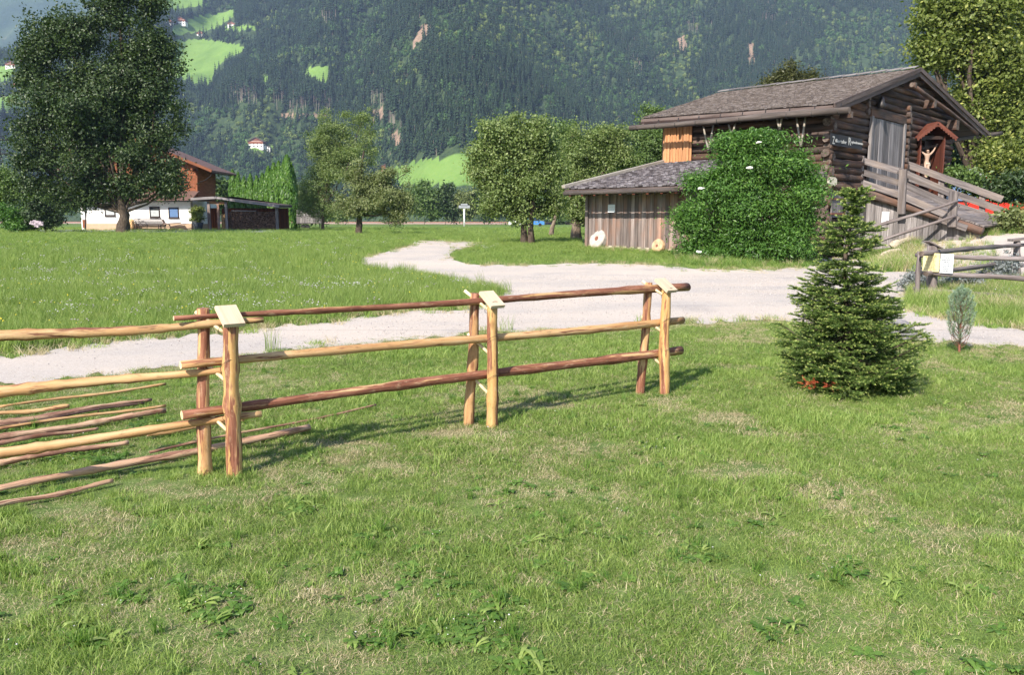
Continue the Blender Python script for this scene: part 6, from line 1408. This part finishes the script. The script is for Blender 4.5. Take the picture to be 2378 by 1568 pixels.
mb = MB(); mb.board(cpt(535, 489, .4), cpt(592, 490, .4), .12, .3, (0, 0, 1)); mb.build('shelf_board', M['grey_plank'], car)
def woodpile(x0, x1, y0, label, m, cols, r0=.075):
    o = thing('firewood_stack', Vector((cpt((x0+x1)/2, 500).x, YC+.5, gC)), label, 'firewood', 'firewood stacks under the carport'); xa, xb, zt_ = cpt(x0, 500).x, cpt(x1, 500).x, cpt(x0, y0).z; mb = MB(); z = gC+.08; row = 0
    while z < zt_:
        x = xa + r0*(row % 2)
        while x < xb:
            r = r0*random.uniform(.75, 1.15); q = Vector((x, YC+.35+random.uniform(-.07, .07), z+random.uniform(-.02, .02))); n = random.choice((3, 4, 5)); mb.tube([q, q+Vector((0, .9, 0))], r, n, True, .1, capmi=0, smooth=False); x += r0*1.85
        z += r0*1.6; row += 1
    tag(mb.build('split_logs', M[m], o), None, None, None, 'stuff')
woodpile(529, 640, 492, 'large stack of dark split firewood filling the right bay of the carport', 'firewood_end', 40); woodpile(511, 523, 496, 'narrow stack of fresh yellow firewood between the carport posts', 'firewood_fresh', 6)
# plant pot
pp = ground(459, 538); YP = YC - 1.2; pl = thing('potted_plant', Vector((at(459, 505, YP).x, YP, gH+.05)), 'rounded green plant in a large dark pot before the carport', 'potted plant')
P0 = pl.location; mb = MB(); mb.tube([P0, P0+Vector((0, 0, .75)), P0+Vector((0, 0, .9))], [.42, .58, .62], 16); mb.build('pot', M['pot'], pl)
mb = MB(); mb.tube([P0+Vector((0, 0, .8)), P0+Vector((0, 0, 1.5))], [.06, .04], 6); mb.build('stem', M['bark'], pl)
v, f, t_ = leaf_cloud([(at(457, 500, YP), (.85, .8, .95), 1), (at(461, 490, YP), (.6, .6, .5), .6)], 3600, .22, .4, .25, 20, .4, .4); np_mesh('foliage', v, f, t_, M['leaf_linden'], pl)
# bench, bicycle, wheelbarrow, log round
def wheel(c, r, n, parent, nm='wheel', ax=Vector((0, 1, 0)), th=.03):
    mb = MB(); e1 = ax.cross(Vector((0, 0, 1))).normalized(); pts = [c + (e1*math.cos(a) + Vector((0, 0, 1))*math.sin(a))*r for a in [2*PI*i/22 for i in range(23)]]; mb.tube(pts, th, 6, False)
    for i in range(8): a = PI*i/4; mb.tube([c, c + (e1*math.cos(a) + Vector((0, 0, 1))*math.sin(a))*r], .008, 4)
    return mb.build(nm, M['rubber'], parent)
def hq(x, y, dy): q = at(x, y, YH+dy); return Vector((q.x, YH+dy, q.z))
gz0 = gH + .06
bn = thing('bench', Vector((hq(345, 505, -1).x, YH-1, gz0)), 'dark slatted wooden bench against the white wall behind the big trunk', 'bench'); xb0, xb1 = hq(308, 505, -1).x, hq(372, 505, -1).x
for i in range(4): mb = MB(); z = gz0+.75+.16*i; mb.board((xb0, YH-.45-.03*i, z), (xb1, YH-.45-.03*i, z), .12, .04, (0, 0, 1)); mb.build('back_slat', M['grey_plank'], bn)
for i in range(3): mb = MB(); mb.board((xb0, YH-.6-.2*i, gz0+.6), (xb1, YH-.6-.2*i, gz0+.6), .16, .04, (0, 1, 0)); mb.build('seat_slat', M['grey_plank'], bn)
for x in (xb0+.2, xb1-.2):
    for y in (-.5, -1.1): mb = MB(); mb.board((x, YH+y, gz0), (x, YH+y, gz0+.6), .1, .08, (1, 0, 0)); mb.build('leg', M['dark_frame'], bn)
bc = thing('bicycle', Vector((hq(318, 505, -1.5).x, YH-1.5, gz0)), 'black bicycle leaning by the bench left of the big trunk', 'bicycle'); c1, c2 = Vector((hq(307, 505, -1.5).x, YH-1.5, gz0+.5)), Vector((hq(331, 505, -1.5).x, YH-1.5, gz0+.5))
wheel(c1, .5, 8, bc); wheel(c2, .5, 8, bc); mb = MB(); a1, s1_ = c1.lerp(c2, .25)+Vector((0, 0, .55)), c1.lerp(c2, .62)+Vector((0, 0, .6)); pd = c1.lerp(c2, .55)
for u, v_ in ((c1, a1+Vector((0, 0, .3))), (a1, s1_), (a1, pd), (pd, s1_+Vector((0, 0, .15))), (pd, c2), (s1_, c2)): mb.tube([u, v_], .025, 6)
mb.build('frame', M['dark_metal'], bc); mb = MB(); mb.tube([a1+Vector((-.05, -.25, .38)), a1+Vector((0, 0, .34)), a1+Vector((-.05, .25, .38))], .02, 5); mb.build('handlebar', M['dark_metal'], bc)
mb = MB(); mb.box(s1_+Vector((.03, 0, .2)), .26, .14, .07); mb.build('saddle', M['rubber'], bc)
wb = thing('wheelbarrow', Vector((hq(398, 505, -1).x, YH-1, gz0)), 'old wooden wheelbarrow under the right windows of the white house', 'wheelbarrow'); wc = Vector((hq(388, 505, -1).x, YH-1, gz0+.35)); wheel(wc, .34, 8, wb, th=.05)
mb = MB(); mb.board(wc, Vector((hq(432, 505, -1).x, YH-1.2, gz0+.75)), .07, .06, (0, 0, 1)); mb.board(wc + Vector((0, .4, 0)), Vector((hq(434, 505, -1).x, YH-.6, gz0+.75)), .07, .06, (0, 0, 1)); mb.build('handles', M['shed_plank'], wb)
mb = MB(); mb.board(wc+Vector((-.4, .2, .35)), wc+Vector((1.4, .2, .5)), .12, .7, (0, 0, 1)); mb.board(wc+Vector((-.4, .2, .35)), wc+Vector((-.6, .2, .85)), .6, .04, (0, 1, 0)); mb.build('tray', M['shed_plank'], wb)
lr = MB(); q = Vector((hq(296, 505, -1.2).x, YH-1.2, gz0+.62)); lr.log(q, q+Vector((.15, .5, 0)), .62, .6, 3, 14, 0, .15, capmi=0, knots=False); tag(lr.build('log_round', [M['firewood_fresh'], M['firewood_fresh']]), 'round orange slice of a log leaning left of the bicycle', 'log')
# grey wooden trailer
tY = ground(715, 533).y; tg = g(ground(715, 533).x, tY); tq = lambda x, y, dy=0.0: Vector((at(x, y, tY).x, tY+dy, at(x, y, tY).z))
tr = thing('box_trailer', tq(715, 533), 'small grey wooden box trailer right of the tallest thuja', 'trailer')
for r_ in range(2):
    for i in range(9):
        x = 690 + 56*(i+.5)/9; mb = MB(); mb.board(tq(x, 518 - 16*r_), tq(x, 503.5 - 15.5*r_), (tq(746, 505).x-tq(690, 505).x)/9*.96, .05, (1, 0, 0)); mb.build('side_board', M['grey_plank'], tr)
mb = MB(); a, b = tq(690, 488), tq(746, 519); mb.box(((a.x+b.x)/2, tY+.95, (a.z+b.z)/2), b.x-a.x-.02, 1.8, a.z-b.z-.03); mb.build('box', M['grey_plank'], tr)
for x in (690, 746, 718): mb = MB(); mb.board(tq(x, 519, -.04), tq(x, 487.5, -.04), .1, .04, (1, 0, 0)); mb.build('frame_post', M['grey_plank'], tr)
for x in (703, 712): c = tq(x, 505); c = Vector((c.x, tY+.1, tg+.33)); mb = MB(); mb.tube([c, c+Vector((0, .22, 0))], .34, 16); mb.build('wheel', M['rubber'], tr)
mb = MB(); mb.box(Vector((tq(708, 505).x, tY+.15, tg+.78)), 1.7, .5, .08); mb.build('mudguard', M['dark_metal'], tr)
mb = MB(); a = tq(746, 520, .8); mb.tube([a, a+Vector((.9, 0, -.02))], .05, 6); mb.tube([a+Vector((-.4, 0, 0)), Vector((a.x-.4, a.y, tg))], .05, 6); mb.build('drawbar', M['dark_metal'], tr)
# ---------------------------------------------------------------- railway, marker, far poles
line = [(-260, 330), (-120, 300), (-20, 268), (35, 225), (66, 165), (75, 110), (72, 80)]
def ribbon(nm, pts, offs, zs, m, label, kind='structure'):
    V = []; F = []; fine = []
    for (a, b), (c, d) in zip(pts[:-1], pts[1:]):
        for j in range(10): fine.append(Vector((a+(c-a)*j/10, b+(d-b)*j/10, 0)))
    fine.append(Vector((*pts[-1], 0))); n = len(offs)
    for i, p_ in enumerate(fine):
        d = (fine[min(i+1, len(fine)-1)] - fine[max(i-1, 0)]).normalized(); s = Vector((d.y, -d.x, 0))
        for o_, z in zip(offs, zs): q = p_ + s*o_; V.append((q.x, q.y, z))
    for i in range(len(fine)-1):
        for j in range(n-1): F.append((i*n+j, i*n+j+1, (i+1)*n+j+1, (i+1)*n+j))
    o = np_mesh(nm, V, F, np.zeros(len(V)), m); return tag(o, label, None, None, kind)
ribbon('railway_embankment', line, [-3.6, -2.2, 2.2, 3.6], [.35, 1.05, 1.05, .35], m_plain('ballast', (.24, .17, .14), .95, .3, 3), 'brown gravel railway bank crossing the field')
for o_ in (-.55, .55): ribbon('rail_track', line, [o_-.05, o_+.05, o_+.05], [1.22, 1.22, 1.05], M['rust'], 'rusty steel rail on the railway bank')
P = ground(1078, 520); YM = 150.0; P = Vector((at(1078, 505, YM).x, YM, .45)); mk = thing('railway_marker', P, 'white post with small roof shaped board standing before the railway', 'sign post')
mb = MB(); mb.tube([P, at(1078, 485, YM)], .14, 8); mb.build('post', M['white_paint'], mk)
mb = MB(); c = at(1078, 480, YM); mb.board(c - Vector((1.0, 0, 0)), c + Vector((1.0, 0, 0)), .5, .1, (0, 0, 1)); mb.build('board', M['grey_metal'], mk)
mb = MB(); c = at(1078, 475.5, YM); mb.board(c - Vector((.6, 0, 0)), c + Vector((.6, 0, 0)), .4, .1, (0, 0, 1)); mb.build('top_board', M['grey_metal'], mk)
P = Vector((at(495, 505, 200).x, 200, .4)); up_ = thing('utility_pole', P, 'pale concrete pole beyond the carport in front of the small green field', 'pole'); mb = MB(); mb.tube([P, at(495, 428, 200)], [.35, .25], 8); mb.build('shaft', M['rock'], up_)
mb = MB(); c = at(495, 437, 200); mb.board(c - Vector((.8, 0, 0)), c + Vector((.8, 0, 0)), .25, .2, (0, 0, 1)); mb.build('crossarm', M['dark_metal'], up_)
# lattice pylon at the left edge
YL = 260; pyl = thing('pylon', Vector((at(2, 505, YL).x, YL, .4)), 'dark steel lattice pylon at the left edge behind the shrubs', 'pylon'); pb = pyl.location; ptop = at(2, 292, YL).z; Hp = ptop-pb.z
cr = [Vector((sx_, sy, 0)) for sx_, sy in ((-1, -1), (1, -1), (1, 1), (-1, 1))]; wd = lambda f: 2.6*(1-f)+.35
mb = MB(); lv = [0, .18, .34, .48, .6, .7, .79, .87, .94, 1]
for i in range(len(lv)-1):
    for k_ in range(4):
        a, b = pb + cr[k_]*wd(lv[i]) + Vector((0, 0, Hp*lv[i])), pb + cr[k_]*wd(lv[i+1]) + Vector((0, 0, Hp*lv[i+1])); c, d = pb + cr[(k_+1) % 4]*wd(lv[i]) + Vector((0, 0, Hp*lv[i])), pb + cr[(k_+1) % 4]*wd(lv[i+1]) + Vector((0, 0, Hp*lv[i+1]))
        mb.tube([a, b], .17, 4); mb.tube([a, d], .1, 4); mb.tube([c, b], .1, 4)
mb.build('lattice', M['dark_metal'], pyl)
for f, w in ((.72, 6), (.86, 5)):
    mb = MB(); z = pb.z+Hp*f; mb.tube([Vector((pb.x-w, pb.y, z)), Vector((pb.x+w, pb.y, z))], .2, 4); mb.tube([Vector((pb.x-w, pb.y, z)), Vector((pb.x, pb.y, z+2)), Vector((pb.x+w, pb.y, z))], .14, 4); mb.build('crossarm', M['dark_metal'], pyl)
# ---------------------------------------------------------------- red train on the right
YT = 47.5
tn = thing('rail_carriage', Vector((31, YT, .8)), 'red railway carriage with grey roof and white stripe half hidden by shrubs', 'train')
zt = lambda y: at(2250, y, YT).z
x0, x1 = 21.5, 48
def tb(nm, xa, xb, za, zb2, ya, yb, m, par=tn): mb = MB(); mb.box(((xa+xb)/2, YT+(ya+yb)/2, (za+zb2)/2), xb-xa, yb-ya, zb2-za); return mb.build(nm, M[m], par)
tb('roof', x0, x1, zt(403), zt(392), .1, 2.7, 'grey_metal'); tb('roof_edge', x0, x1, zt(411), zt(403)-.003, 0, 2.8, 'white_paint')
tb('body', x0, x1, zt(428), zt(411)-.003, 0, 2.8, 'red_paint'); bd = tb('window_band', x0, x1, zt(470), zt(428)-.003, .12, 2.7, 'dark_frame'); tb('lower_body', x0, x1, zt(500), zt(470)-.003, 0, 2.8, 'red_paint'); tb('stripe', x0, x1, zt(505), zt(500)-.003, -.01, 2.8, 'white_paint'); tb('skirt', x0, x1, zt(528), zt(505)-.003, 0, 2.8, 'red_paint')
for i in range(9): xa = x0+.5+2.9*i; tb('window', xa, xa+1.7, zt(466), zt(432), .06, .12, 'glass_blue'); tb('door_panel', xa+1.9, xa+2.6, zt(498), zt(430), -.004, .12, 'red_paint' if i % 2 else 'white_paint')
# ---------------------------------------------------------------- houses far up the slope
def chalet(x, y, w, h, label, name='chalet', rw=1.15, wood=True, ridge='x', d=None, roofm='brown_tile', wallm='white_plaster'):
    b = mount(x, y); k_ = b.y/1919; W_, H_ = w*k_, h*k_; o = thing(name, b, label, 'house', 'houses on the mountain meadows'); D_ = W_*.7; b = Vector(b); hw = H_*.62
    mb = MB(); mb.box(b + Vector((0, D_/2, hw/2-1.5)), W_, D_, hw+3); mb.build('wall', M[wallm], o)
    if wood: mb = MB(); mb.box(b + Vector((0, D_/2-.02*W_, hw*.8)), W_*1.01, D_, hw*.34); mb.build('wood_storey', M['house_wood'], o)
    top = H_; e = W_/2*rw
    for sg_ in (-1, 1): quadslab('roof', [b+Vector((0, -D_*.12, top)), b+Vector((sg_*e, -D_*.12, hw*.95)), b+Vector((sg_*e, D_*1.1, hw*.95)), b+Vector((0, D_*1.1, top))], .5, roofm, o)
    mb = MB(); mb.add([b+Vector((-W_/2, 0, hw)), b+Vector((W_/2, 0, hw)), b+Vector((0, 0, top-.3))], [(0, 1, 2)]); mb.build('gable', M['house_wood' if wood else wallm], o)
    n = max(2, int(w/7))
    for r_ in range(2 if h > 12 else 1):
        for i in range(n):
            mb = MB(); mb.box(b + Vector((W_*(-.5+(i+.5)/n), -.12, hw*(.22+.4*r_))), W_/n*.38, .2, hw*.2); mb.build('window', M['dark_frame'], o)
CH = [(393, 58, 14, 14, 'white house with dark gable, leftmost of the pair on the upper meadow'), (419, 58, 22, 17, 'wide brown roofed farmhouse, right one of the pair on the upper meadow'), (465, 84, 15, 13, 'tall white house alone below the upper meadow farm'), (537, 62, 16, 12, 'white chalet with dark roof highest right at the meadow edge'),
      (24, 158, 22, 17, 'white house at the far left edge of the slope'), (48, 155, 14, 16, 'brownish house touching the white one at the far left'), (34, 206, 20, 14, 'grey roofed white house below the two at the far left'), (306, 168, 16, 14, 'reddish roofed house glimpsed through the broad tree'), (340, 8, 30, 12, 'pale house at the top edge beside the broad tree')]
for c in CH: chalet(*c)
chalet(594, 345, 34, 24, 'red roofed guest house in the clearing low on the slope', rw=1.1); chalet(617, 350, 20, 11, 'low white annex right of the red roofed guest house', wood=False, rw=1.0)
chalet(897, 392, 22, 12, 'dark wooden hay hut beside the green valley meadow', 'hay_hut', wallm='house_wood')
chalet(530, 452, 20, 12, 'dark roofed house in the trees behind the thuja row', wood=True)
# cars glimpsed beyond the apple trees
def parked(x, y, m, label):
    Y = 165; b = Vector((at(x, 505, Y).x, Y, .45)); o = thing('parked_car', b, label, 'car', 'vehicles glimpsed between the apple trunks'); mb = MB()
    pr = [(-2.2, .35), (-2.2, .9), (-1.6, 1.05), (-.9, 1.6), (1.1, 1.6), (1.8, 1.05), (2.25, .95), (2.25, .35)]; vs = [b+Vector((a, 0, c)) for a, c in pr]+[b+Vector((a, 1.7, c)) for a, c in pr]; n = 8
    mb.add(vs, [tuple(range(n)), tuple(range(2*n-1, n-1, -1))]+[(i, i+n, (i+1) % n+n, (i+1) % n) for i in range(n)]); mb.build('body', M[m], o)
    mb = MB(); mb.add([b+Vector((a, -.02, c)) for a, c in ((-1.3, 1.1), (-.8, 1.52), (1.0, 1.52), (1.5, 1.1))], [(0, 1, 2, 3)]); mb.build('side_windows', M['glass_dark'], o)
    for dx in (-1.35, 1.4): c = b+Vector((dx, -.02, .33)); mb = MB(); mb.tube([c, c+Vector((0, .2, 0))], .33, 12); mb.build('wheel', M['rubber'], o)
M['blue_paint'] = m_plain('blue_paint', (.06, .2, .5), .35, .05)
parked(1207, 512, 'white_paint', 'white car glimpsed behind the twin apple trunks'); parked(1238, 512, 'blue_paint', 'blue car glimpsed right of the twin apple trunks')
tri = sum(len(o.data.polygons) for o in bpy.data.objects if o.type == 'MESH' and o.name in sc.objects)
print('tris', sum(len(p.vertices)-2 for o in sc.objects if o.type == 'MESH' for p in o.data.polygons) if False else '');print('objects', len(sc.objects), 'polys', tri)
